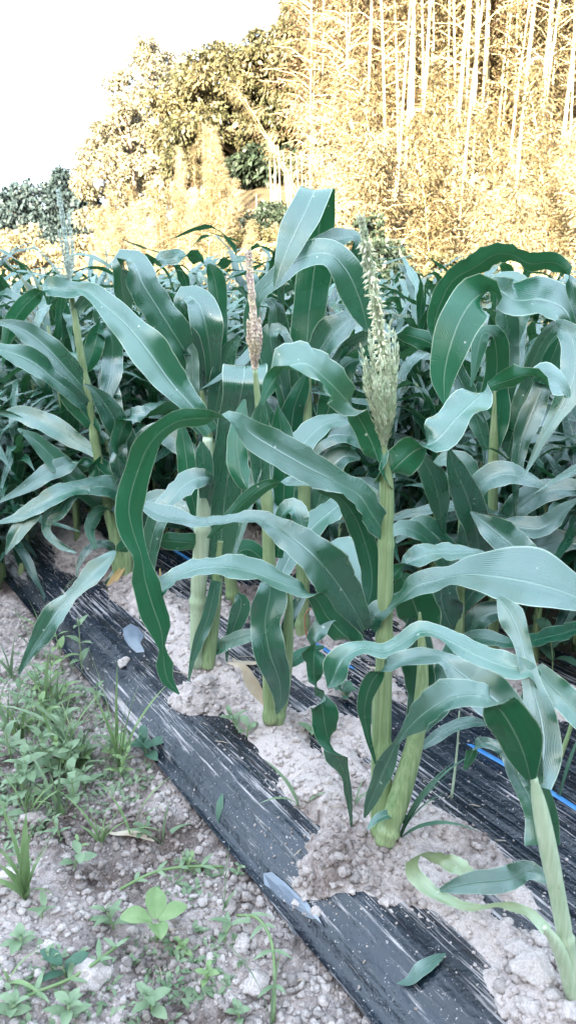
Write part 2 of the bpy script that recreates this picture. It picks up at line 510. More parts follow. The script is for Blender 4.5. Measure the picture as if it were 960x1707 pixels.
def build_terrain():
    def axis(lo, hi, fine, n):
        a = np.linspace(-1, 1, n)
        a = np.sign(a) * np.abs(a) ** 3.2
        return np.where(a < 0, -a * lo, a * hi)
    xs = axis(-400, 400, 1, 161); ys = axis(-15, 900, 1, 161)
    X, Y = np.meshgrid(xs, ys, indexing='ij')
    Z = terrain_z(X, Y) - 0.03
    V = np.stack([X.ravel(), Y.ravel(), Z.ravel()], 1)
    o = link('ground', mesh_np('ground', V, grid_faces(161, 161)[:, ::-1], M['hill'], True))
    tag(o, kind='structure')
    # the wooded hill behind the camera whose shade lies over the field
    xs = np.linspace(-220, 200, 106); ys = np.linspace(-120, -12, 60)
    X, Y = np.meshgrid(xs, ys, indexing='ij')
    crest = 22.8 * np.exp(-((Y + 46) / 26) ** 2 * (1.0)) / np.exp(-(6 / 26) ** 2)
    Z = crest * (0.96 + 0.08 * fbm(X * 0.08, Y * 0.08, 8)) + 1.2 * (fbm(X * 0.35, Y * 0.35, 4) - 0.5) - 0.6
    Z = Z * sstep((X + 220) / 60) * sstep((200 - X) / 60) * sstep((-12 - Y) / 16) - 0.2
    V = np.stack([X.ravel(), Y.ravel(), Z.ravel()], 1)
    tag(link('hill', mesh_np('hill', V, grid_faces(106, 60)[:, ::-1], M['far_hill'], True)), kind='structure')
build_terrain()

def bed_z(t, s):
    """height of the film-covered bed"""
    e = S_EDGE + 0.012 * (vnoise(t * 3.1, t * 0, 21) - 0.5) + 0.05 * np.maximum(0, t - 2.2) * 0.55
    f = np.clip((s - e) / 0.10, 0, 1)
    prof = np.sin(f * math.pi / 2) ** 0.8
    back = sstep((S_BACK - s) / 0.12)
    z = BED_H * prof * back
    z = z + 0.016 * (fbm(t * 2.2, s * 2.4, 31, 3) - 0.5) * prof
    z = z + 0.013 * (fbm(t * 1.1, s * 22, 33, 2) - 0.5) * prof + 0.006 * (vnoise(t * 2.2, s * 60, 34) - 0.5) * prof
    return z + 0.026 * np.clip(1 - (s - e) / 0.05, 0, 1) * (s < e + .05) + 0.004

FILM_ROT = math.pi / 2 + ROW_A

def build_film():
    ts = np.arange(0.15, 8.0, 0.016); ss = np.arange(S_EDGE - 0.02, S_BACK + 0.03, 0.0085)
    T, S = np.meshgrid(ts, ss, indexing='ij')
    Z = bed_z(T, S)
    # front hem: starts at the soil and follows the wavering edge
    V = np.stack([T.ravel(), -S.ravel(), Z.ravel()], 1)
    o = link('mulch_film', mesh_np('mulch_film', V, grid_faces(len(ts), len(ss))[:, ::-1], M['film'], True))
    dd = o.data.attributes.new('dust', 'FLOAT', 'POINT')
    dd.data.foreach_set('value', sstep((pile_h(T, S).ravel() + 0.030) / 0.030).astype(np.float32))
    o.rotation_euler = (0, 0, FILM_ROT)
    tag(o, 'long dusty black plastic mulch film stretched over the planted bed', 'mulch film')
    # second bed further back
    ts = np.arange(0.15, 9.0, 0.05); ss = np.arange(2.45, 3.75, 0.02)
    T, S = np.meshgrid(ts, ss, indexing='ij')
    Z = 0.09 * sstep((S - 2.45) / 0.1) * sstep((3.73 - S) / 0.1) + 0.02 * (fbm(T * 2, S * 3, 5) - 0.5)
    V = np.stack([T.ravel(), -S.ravel(), Z.ravel()], 1)
    o = link('mulch_film', mesh_np('mulch_film_back', V, grid_faces(len(ts), len(ss))[:, ::-1], M['film'], True))
    o.rotation_euler = (0, 0, FILM_ROT)
    tag(o, 'black mulch film of the next bed, mostly hidden behind the front corn', 'mulch film')

# soil thrown on the film round the plants: pixel, radius along, radius across, strength
PILES = [(640, 1405, .20, .085, 1.0), (575, 1432, .09, .055, .8), (545, 1445, .05, .045, .8), (745, 1395, .15, .055, .75), (835, 1480, .12, .04, .55),
         (455, 1205, .16, .06, .9), (375, 1135, .10, .05, .8), (500, 1270, .16, .06, .8), (545, 1335, .12, .07, .85), (590, 1230, .14, .06, .6),
         (335, 1108, .12, .06, .9), (325, 1165, .07, .05, .8), (250, 1005, .28, .075, .9), (205, 958, .22, .07, .8), (150, 935, .30, .08, .7),
         (300, 1020, .12, .07, .7), (235, 985, .2, .1, .6),
         (915, 1640, .13, .065, 1.0), (840, 1590, .12, .045, .85), (770, 1545, .12, .03, .6), (940, 1700, .14, .075, 1.0), (690, 1480, .05, .03, .6),
         (895, 1690, .07, .05, .8),
         (575, 1270, .18, .05, .55), (530, 1130, .15, .07, .55), (600, 1300, .10, .05, .55), (480, 1250, .07, .04, .5), (640, 1130, .2, .1, .35),
         (700, 1105, .2, .10, .6), (850, 1120, .25, .12, .6), (500, 1050, .3, .1, .6), (380, 1010, .2, .06, .5)]
_PT = []
for (px, py, rt, rs, k) in PILES:
    p = onground(px, py, BED_H)
    t, s = to_ts(p)
    _PT.append((t, s, rt * (0.8 + 0.2 * t), rs * (0.85 + 0.15 * t), k))

def pile_h(t, s):
    g = np.zeros_like(t)
    for (t0, s0, rt, rs, k) in _PT:
        d2 = ((t - t0) / rt) ** 2 + ((s - s0) / rs) ** 2
        g = np.maximum(g, k * np.exp(-d2 * 0.8))
    for i in range(12):          # the plants beyond carry a strip of soil as well
        g = np.maximum(g, 0.8 * np.exp(-((t - 3.2 - 0.4 * i) / .3) ** 2 - ((s - 1.0) / .09) ** 2))
        g = np.maximum(g, 0.8 * np.exp(-((t - 0.3 - 0.42 * i) / .25) ** 2 - ((s - 1.62) / .09) ** 2))
    h = 0.055 * (g - 0.36)
    h = h + 0.034 * (fbm(t * 7, s * 16, 41, 4) - 0.5) + 0.009 * (fbm(t * 10, s * 40, 43, 3) - 0.5)
    wx = 1.2 * (fbm(t * 30, s * 30, 71, 3) - .5); wy = 1.2 * (fbm(t * 30, s * 30, 72, 3) - .5)
    L = 0.009 * lumps(t * 24 + wx * 2, s * 24 + wy * 2, 44, 0.28) + 0.005 * lumps(t * 75 + wx * 3, s * 75 + wy * 3, 46, 0.5) + 0.020 * np.abs(fbm(t * 38, s * 38, 47, 4) - .5) * 2 + 0.008 * (fbm(t * 110, s * 110, 49, 2) - .5)
    L = L * (0.4 + 1.0 * vnoise(t * 6, s * 6, 48))
    return h + L * np.clip((h + 0.004) / 0.010, 0, 1)

def build_piles():
    ts = np.arange(0.35, 4.2, 0.006); ss = np.arange(S_EDGE - 0.03, 1.90, 0.006)
    T, S = np.meshgrid(ts, ss, indexing='ij')
    Hh = pile_h(T, S)
    Z = bed_z(T, S) + Hh
    F = grid_faces(len(ts), len(ss))[:, ::-1]
    keep = (Hh.ravel()[F] > -0.004).any(axis=1)
    F = F[keep]
    used = np.unique(F); remap = np.zeros(T.size, dtype=np.int64); remap[used] = np.arange(len(used))
    P = np.stack([T.ravel() * RD.x + S.ravel() * RN.x, T.ravel() * RD.y + S.ravel() * RN.y, Z.ravel()], 1)[used]
    o = link('loose_soil', mesh_np('loose_soil', P, remap[F], M['soil_pale'], True))
    tag(o, kind='stuff', label='pale crumbly soil heaped round the corn stalks on the film', cat='soil')
build_piles()
build_film()

def soil_z(t, s):
    """bare ground in front of the bed"""
    wx = 1.2 * (fbm(t * 30, s * 30, 71, 3) - .5); wy = 1.2 * (fbm(t * 30, s * 30, 72, 3) - .5)
    z = 0.02 + 0.03 * (fbm(t * 3, s * 3, 51, 3) - 0.5) + 0.012 * sstep((s - 0.50) / 0.1) * vnoise(t * 5, s * 5, 52) - 0.02 * sstep((s - 0.30) / 0.1)
    m = (0.55 + 0.7 * vnoise(t * 4, s * 4, 58)) * (1 - 0.6 * sstep((s - 0.58) / 0.06))
    z = z + m * (0.014 * lumps(t * 20 + wx * 2, s * 20 + wy * 2, 53, 0.30) + 0.009 * lumps(t * 48 + wx * 3, s * 48 + wy * 3, 54, 0.45) + 0.005 * lumps(t * 100 + wx * 3, s * 100 + wy * 3, 55, 0.6) + 0.022 * np.abs(fbm(t * 34, s * 34, 57, 4) - .5) * 2)
    z = z + 0.022 * (fbm(t * 28, s * 28, 56, 4) - 0.5)
    return z

def build_soil():
    ts = np.arange(0.3, 3.4, 0.006); ss = np.arange(-0.75, S_EDGE + 0.05, 0.006)
    T, S = np.meshgrid(ts, ss, indexing='ij')
    Z = soil_z(T, S)
    Z = np.where(S > S_EDGE + 0.012, Z - 0.06 * (S - S_EDGE - 0.012) / 0.03, Z)
    P = np.stack([T.ravel() * RD.x + S.ravel() * RN.x, T.ravel() * RD.y + S.ravel() * RN.y, Z.ravel()], 1)
    o = link('bare_soil', mesh_np('bare_soil', P, grid_faces(len(ts), len(ss))[:, ::-1], M['soil'], True))
    tag(o, kind='structure')
build_soil()

# ---- crumbs and clods
def ico():
    p = (1 + 5 ** 0.5) / 2
    v = [(-1, p, 0), (1, p, 0), (-1, -p, 0), (1, -p, 0), (0, -1, p), (0, 1, p), (0, -1, -p), (0, 1, -p), (p, 0, -1), (p, 0, 1), (-p, 0, -1), (-p, 0, 1)]
    f = [(0, 11, 5), (0, 5, 1), (0, 1, 7), (0, 7, 10), (0, 10, 11), (1, 5, 9), (5, 11, 4), (11, 10, 2), (10, 7, 6), (7, 1, 8),
         (3, 9, 4), (3, 4, 2), (3, 2, 6), (3, 6, 8), (3, 8, 9), (4, 9, 5), (2, 4, 11), (6, 2, 10), (8, 6, 7), (9, 8, 1)]
    return [Vector(a).normalized() for a in v], f

def subdiv(v, f):
    v = list(v); cache = {}; nf = []
    def mid(a, b):
        k = (min(a, b), max(a, b))
        if k not in cache:
            cache[k] = len(v); v.append(((v[a] + v[b]) / 2).normalized())
        return cache[k]
    for a, b, c in f:
        x, y, z = mid(a, b), mid(b, c), mid(c, a)
        nf += [(a, x, z), (b, y, x), (c, z, y), (x, y, z)]
    return v, nf

ICO1 = subdiv(*ico())
ICO3 = subdiv(*subdiv(*ICO1))
IV = np.array([tuple(v) for v in ICO1[0]]); IF = np.array(ICO1[1])

def crumbs(name, P, R, mat, seed):
    rng = np.random.default_rng(seed)
    n = len(P)
    sc = R[:, None, None] * (0.65 + 0.7 * rng.random((n, 1, 3)))
    wob = 0.66 + 0.6 * rng.random((n, len(IV), 1))
    V = IV[None] * wob * sc * (1 + 0.35 * (rng.random((n, 1, 3)) - .5))
    a = rng.random(n) * 6.283
    c, s = np.cos(a)[:, None], np.sin(a)[:, None]
    V = np.stack([V[..., 0] * c - V[..., 1] * s, V[..., 0] * s + V[..., 1] * c, V[..., 2] * 0.8], -1) + P[:, None, :]
    F = (IF[None] + (np.arange(n) * len(IV))[:, None, None]).reshape(-1, 3)
    return link(name, mesh_np(name, V.reshape(-1, 3), F, mat, False))

def scatter_crumbs():
    rng = np.random.default_rng(7)
    n = 40000
    t = 0.75 + 2.1 * rng.random(n) ** 1.5; s = -0.35 + (S_EDGE + 0.34) * rng.random(n)
    ok = vnoise(t * 3.3, s * 3.3, 60) > 0.25
    t, s = t[ok], s[ok]
    R = 0.0012 + 0.0085 * rng.random(len(t)) ** 6
    Z = soil_z(t, s) + R * 0.25
    P = np.stack([t * RD.x + s * RN.x, t * RD.y + s * RN.y, Z], 1)
    tag(crumbs('soil_crumbs', P, R, M['crumb'], 1), kind='stuff', label='loose soil crumbs over the bare ground beside the film', cat='soil crumbs')
    n = 34000
    t = 0.42 + 2.6 * rng.random(n) ** 1.4; s = S_EDGE + 1.0 * rng.random(n) ** 1.5
    h = pile_h(t, s)
    ok = (h > 0.001) | ((h > -0.010) & (rng.random(n) < 0.22)) | (rng.random(n) < 0.02)
    t, s, h = t[ok], s[ok], h[ok]
    R = 0.0012 + 0.0085 * rng.random(len(t)) ** 6
    R = np.where(h < 0, np.minimum(R, 0.003), R)
    Z = bed_z(t, s) + np.maximum(h, 0) + R * 0.2
    P = np.stack([t * RD.x + s * RN.x, t * RD.y + s * RN.y, Z], 1)
    tag(crumbs('soil_crumbs', P, R, M['soil_pale'], 2), kind='stuff', label='soil crumbs strewn over the heaped soil and the black film', cat='soil crumbs')
scatter_crumbs()

def heap_lumps():
    rng = np.random.default_rng(31)
    P, R = [], []
    for _ in range(120):
        px, py = (rng.uniform(480, 640), rng.uniform(1425, 1500)) if rng.random() < .6 else (rng.uniform(820, 960), rng.uniform(1560, 1707))
        p = onground(px, py, BED_H + .02); t, s = to_ts(p)
        t = np.array([t]); s = np.array([s]); h = pile_h(t, s)[0]
        if h < .001: continue
        r = .004 + .008 * rng.random() ** 2.5
        P.append((p.x, p.y, float(bed_z(t, s)[0]) + h + r * .3)); R.append(r)
    tag(crumbs('soil_crumbs', np.array(P), np.array(R), M['clod'], 3), kind='stuff', label='pale broken lumps on the heaped soil before the stalks', cat='soil crumbs')
heap_lumps()

def top_z(x, y):
    """height of whatever the ground is at a world point"""
    p = Vector((x, y, 0)); t, s = to_ts(p)
    t = np.array([t]); s = np.array([s])
    if S_EDGE < s[0] < S_BACK:
        return float(bed_z(t, s)[0] + max(0, pile_h(t, s)[0]))
    if s[0] <= S_EDGE:
        return float(soil_z(t, s)[0])
    return 0.0

def seat(px, py):
    """the ground point under a photo pixel, on soil, film or heap"""
    z = 0.05
    for _ in range(4):
        p = onground(px, py, z)
        z = top_z(p.x, p.y)
    return Vector((p.x, p.y, z))

def clod(px, py, rpx, label, flat=0.7, seed=0, mat='clod'):
    rng = random.Random(seed)
    p = seat(px, py + rpx * 0.5)
    r = rpx * pxm(p.y, py)
    V = []
    offs = [(Vector((rng.uniform(-1, 1), rng.uniform(-1, 1), rng.uniform(-1, 1))).normalized(), rng.uniform(.55, .9)) for _ in range(11)]
    for v in ICO3[0]:
        k = 1.15
        for d, q in offs:                    # planes that knock flat faces off the lump
            dd = v.dot(d)
            if dd > 1e-3: k = min(k, q / dd)
        k *= 1 + 0.05 * (rng.random() - 0.5)
        k *= 1 + 0.10 * math.sin(v.x * 7 + seed) * math.sin(v.y * 6 + v.z * 5)
        V.append((v.x * k * r * 1.15, v.y * k * r, v.z * k * r * flat))
    o = link('soil_clod', mesh_np('soil_clod', V, ICO3[1], M[mat], True), loc=(p.x, p.y, p.z + r * flat * 0.45))
    o.rotation_euler = (0, 0, rng.uniform(0, 6))
    return tag(o, label, 'clod', 'large soil clods')

for i, (px, py, r, lab) in enumerate([
    (886, 1608, 30, 'largest blocky pale clod on the heaped soil beside the bottom right stalk'),
    (862, 1578, 20, 'rounded pale clod touching the back of the largest clod by the right stalk'),
    (946, 1683, 17, 'pale clod low in the bottom right corner below the sucker stalk'),
    (882, 1672, 22, 'broad flat pale slab of soil below the largest clod'),
    (150, 1612, 30, 'big smooth grey white clod among the weeds near the lower left'),
    (54, 1362, 19, 'grey clod partly behind the tall weed at the left edge'),
    (510, 1473, 11, 'small round clod between the grey blue film scrap and the soil heap'),
    (527, 1472, 9, 'smaller of the two round clods beside the grey blue film scrap'),
    (572, 1449, 10, 'small clod at the front foot of the central corn stalk heap'),
    (602, 1456, 11, 'small pale clod in front of the central stalk, towards the loop leaf'),
    (645, 1500, 9, 'lone clod at the dark film edge below the loop leaf'),
    (494, 1506, 9, 'brown clod resting on the grey blue film scrap'),
    (20, 1455, 18, 'grey clod at the left edge beside the broad grass weed'),
    (85, 1575, 16, 'grey lump of soil left of the big smooth clod'),
    (405, 1570, 17, 'rough lump of soil close to the small weed under the film edge'),
    (430, 1640, 22, 'wide crumbly lump right of the four leaved weed'),
    (205, 1100, 12, 'pale flat clod by the film edge behind the tall grass weed'),
    (400, 1115, 12, 'clod at the foot of the thick pale double stalk'),
    (340, 1135, 15, 'cracked flat clod before the thick pale double stalk'),
]):
    clod(px, py, r, lab, seed=100 + i)
# ---------------------------------------------------------------- corn built leaf by leaf
CAMP = Vector((0, 0, CAM_H))

def ribbon_mesh(name, C, Wd, S, Nn, mat, nc=7, fold=0.22, wave=0.10, seed=0, origin=Vector((0, 0, 0)), flip=False):
    """strap leaf: centre line C, full widths Wd, side vectors S and upper normals Nn (all n long)"""
    rng = np.random.default_rng(seed)
    n = len(C)
    u = np.linspace(-1, 1, nc)
    ds = np.concatenate([[0], np.cumsum(np.linalg.norm(np.diff(C, axis=0), axis=1))])
    ph = rng.random(4) * 6.283
    k1 = (1.2 + rng.random(2) * 0.8) / max(0.05, Wd.max()) * 1.5
    half = Wd[:, None] * 0.5
    au = np.abs(u)[None, :]
    side = (u[None, :] > 0)
    wl = np.sin(ds * k1[0] + ph[0]) + 0.5 * np.sin(ds * k1[0] * 2.3 + ph[2])
    wr = np.sin(ds * k1[1] + ph[1]) + 0.5 * np.sin(ds * k1[1] * 2.1 + ph[3])
    fr = np.where(side, np.sin(ds * k1[1] * 4.7 + ph[2])[:, None], np.sin(ds * k1[0] * 5.3 + ph[1])[:, None])
    amp = (0.5 + 0.5 * np.sin(ds * 7.0 + ph[3]))[:, None]
    wv = np.where(side, wr[:, None], wl[:, None]) * wave * 1.25 * au ** 2 + fr * amp * wave * 0.8 * au ** 4
    off = half * (fold * (au - 0.25 * au * au) + wv)
    edge = 1 + 0.07 * np.where(side, wl[:, None], wr[:, None]) * au
    V = C[:, None, :] + S[:, None, :] * (u[None, :] * half * edge)[..., None] + Nn[:, None, :] * off[..., None]
    V = V.reshape(-1, 3) - np.array(origin)
    uv = np.stack([np.broadcast_to((u + 1) / 2, (n, nc)).ravel(), np.broadcast_to(ds[:, None], (n, nc)).ravel()], 1)
    F = grid_faces(n, nc)
    if flip: F = F[:, ::-1]
    return mesh_np(name, V, F, mat, True, uv)

def traced(ctrl, Yb, dy, up=1, seed=0, mat=None, origin=Vector((0, 0, 0)), n=None, fold=0.20, wave=0.16, name='corn_leaf', side=0):
    """leaf through photo points: ctrl rows are (px, py, width px, upward tilt of the visible face in degrees)"""
    k = len(ctrl)
    pts, W, R = [], [], []
    sgn = 1 if ctrl[-1][0] >= ctrl[0][0] else -1
    # a downward tilt means that the blade has turned over and shows its underside
    rolls, turned = [], False
    for c in ctrl:
        tl = c[3]
        if up > 0 and not side:
            if tl > 0: turned = False
            elif tl < 0: turned = True
            rolls.append(180 + tl if turned else tl)
        else: rolls.append(tl)
    lens = [0]
    for a, b in zip(ctrl, ctrl[1:]): lens.append(lens[-1] + math.hypot(b[0] - a[0], b[1] - a[1]))
    for i, c in enumerate(ctrl):
        f = lens[i] / lens[-1]
        if isinstance(dy, (list, tuple)):
            d = np.interp(f, np.linspace(0, 1, len(dy)), dy)
        else: d = dy * f
        if len(c) > 4: d = c[4]
        Y = Yb + d
        P = at(c[0], c[1], Y)
        pts.append(P); W.append(1.05 * c[2] * pxm(Y, c[1]) / max(0.35, math.cos(rad(c[3])) ** 0.6)); R.append(sgn * rad(rolls[i]))
    data = np.array([[p.x, p.y, p.z, w, r] for p, w, r in zip(pts, W, R)])
    if n is None: n = int(min(60, max(18, lens[-1] / 9)))
    D = catmull(data, n)
    C = D[:, :3]; Wd = np.maximum(D[:, 3], 0.0008); r = D[:, 4]
    S = np.zeros_like(C); Nn = np.zeros_like(C)
    prevA = None
    for i in range(n):
        T = Vector(C[min(i + 1, n - 1)] - C[max(i - 1, 0)]).normalized()
        V = (Vector(C[i]) - CAMP).normalized()
        if side:                       # the blade arches over with its width kept level
            A = Vector((side, 0, 0)); A = (A - T * A.dot(T)).normalized()
            N0 = T.cross(A);
            S[i] = A * math.cos(r[i]) + N0 * math.sin(r[i])
            Nn[i] = N0 * math.cos(r[i]) - A * math.sin(r[i])
            continue
        A = T.cross(V)
        if A.length < 0.15 and prevA is not None: A = prevA.copy()
        A = (A - T * A.dot(T)).normalized()
        if prevA is not None: A = (A * 0.6 + prevA * 0.4); A = (A - T * A.dot(T)).normalized()
        prevA = A
        N0 = T.cross(A)
        S[i] = A * math.cos(r[i]) - N0 * math.sin(r[i])
        Nn[i] = N0 * math.cos(r[i]) + A * math.sin(r[i])
    # face order u then along: normal of (u x along) must be +Nn when up=1
    flip = True if up > 0 else False
    return ribbon_mesh(name, C, Wd, S, Nn * up, mat or M['leaf'], 7, fold, wave, seed, origin, flip)

def stalk_mesh(ctrl, Yb, dy, mat, origin, name='stalk', nodes=(), n=70, sides=14):
    rows = []
    k = len(ctrl)
    for i, c in enumerate(ctrl):
        f = i / (k - 1)
        d = np.interp(f, np.linspace(0, 1, len(dy)), dy) if isinstance(dy, (list, tuple)) else dy * f
        Y = Yb + d
        p = at(c[0], c[1], Y)
        rows.append([p.x, p.y, p.z, c[2] * 0.5 * pxm(Y, c[1])])
    D = catmull(rows, n)
    mb = MB()
    R = []
    for i in range(n):
        r = D[i, 3]
        f = i / (n - 1)
        for q in nodes:
            r *= 1 + 0.20 * math.exp(-((f - q) / 0.014) ** 2) - 0.07 * math.exp(-((f - q - .03) / 0.02) ** 2)
        R.append(r)
    mb.tube([Vector(D[i, :3]) - origin for i in range(n)], R, sides)
    return mb.mesh(name, mat)

def spindle(mb, p, d, ln, r, rng):
    """one spikelet: a pointed four-sided grain"""
    d = d.normalized(); a = d.orthogonal().normalized()
    a.rotate(__import__('mathutils').Quaternion(d, rng.uniform(0, 6.28)))
    b = d.cross(a)
    m = p + d * ln * 0.4
    V = [p] + [m + (a * math.cos(q) + b * math.sin(q)) * r for q in (0, 1.571, 3.142, 4.712)] + [p + d * ln]
    F = [(0, 2, 1), (0, 3, 2), (0, 4, 3), (0, 1, 4), (5, 1, 2), (5, 2, 3), (5, 3, 4), (5, 4, 1)]
    mb.add(V, F)

def tassel_branch(pts, ln, r, step, per, origin, mat, seed, name, splay=0.32, rax=0.0022):
    rng = random.Random(seed)
    mb = MB()
    P = [Vector(p) - origin for p in pts]
    tot = sum((b - a).length for a, b in zip(P, P[1:]))
    n = max(6, int(tot / step))
    D = catmull(np.array([[p.x, p.y, p.z] for p in P]), n)
    mb.tube([Vector(D[i]) for i in range(n)], [rax * (1 - 0.6 * i / n) for i in range(n)], 5)
    for i in range(n - 1):
        c = Vector(D[i]); T = (Vector(D[i + 1]) - c).normalized()
        a = T.orthogonal().normalized(); b = T.cross(a)
        q0 = rng.uniform(0, 6.28)
        k = per if i < n * 0.8 else max(1, per - 1)
        for j in range(k):
            q = q0 + j * 6.283 / k + rng.uniform(-.3, .3)
            e = a * math.cos(q) + b * math.sin(q)
            L = ln * rng.uniform(0.75, 1.2) * (1 if i < n * 0.85 else 0.8)
            spindle(mb, c + e * rax, T + e * rng.uniform(splay * 0.5, splay * 1.5), L, r * rng.uniform(.8, 1.2), rng)
    return mb.mesh(name, mat, False)

def tassel(root, Yb, spike, branches, mat, anth=0, ln=0.0135, r=0.0026, step=0.0062, per=4, seed=0):
    o = Vector(root.location)
    ax = [at(x, y, Yb + dd) for (x, y, dd) in spike]
    t = link('tassel', tassel_branch(ax, ln * 1.1, r * 1.15, step, per + 2, o, mat, seed, 'tassel'), root)
    for i, br in enumerate(branches):
        pts = [at(x, y, Yb + dd) for (x, y, dd) in br]
        link('tassel_branch', tassel_branch(pts, ln * 0.95, r * 0.9, step * 1.1, max(2, per - 1), o, mat, seed + 7 + i, 'tassel_branch', splay=0.24), t)
    if anth:
        rng = random.Random(seed + 99); mb = MB()
        D = catmull(np.array([list(p) for p in ax]), 80)
        for _ in range(anth):
            i = rng.randrange(12, 72)
            p = Vector(D[i]) - o
            e = Vector((rng.uniform(-1, 1), rng.uniform(-1, 1), 0)).normalized()
            spindle(mb, p + e * 0.006, e * 0.7 + Vector((0, 0, rng.uniform(-1.2, .2))), 0.012, 0.0020, rng)
        link('anthers', mb.mesh('anthers', M['anther'], False), t)['kind'] = 'stuff'
    return t

def corn_plant(label, px, py, leaves, stalks, group, base_z=None):
    b = seat(px, py)
    root = thing('corn_plant', label, 'corn plant', b, group)
    root['_Y'] = b.y
    o = Vector(b)
    for i, st in enumerate(stalks):
        link('stalk', stalk_mesh(st['p'], b.y, st.get('dy', 0), M[st.get('mat', 'stalk')], o, nodes=st.get('nodes', ())), root)
    for i, lf in enumerate(leaves):
        sd = (px * 7 + py * 3 + i * 13) % 9973
        nm = lf.get('name', 'leaf')
        link(nm, traced(lf['p'], b.y, lf.get('dy', 0), lf.get('up', 1), sd, M[lf.get('mat', 'leaf')], o,
                        fold=lf.get('fold', .30), wave=lf.get('wave', .16), name=nm, side=lf.get('side', 0)), root)
    return root
FRONT = 'corn plants in the front row on the film'
SECOND = 'corn plants in the second row'

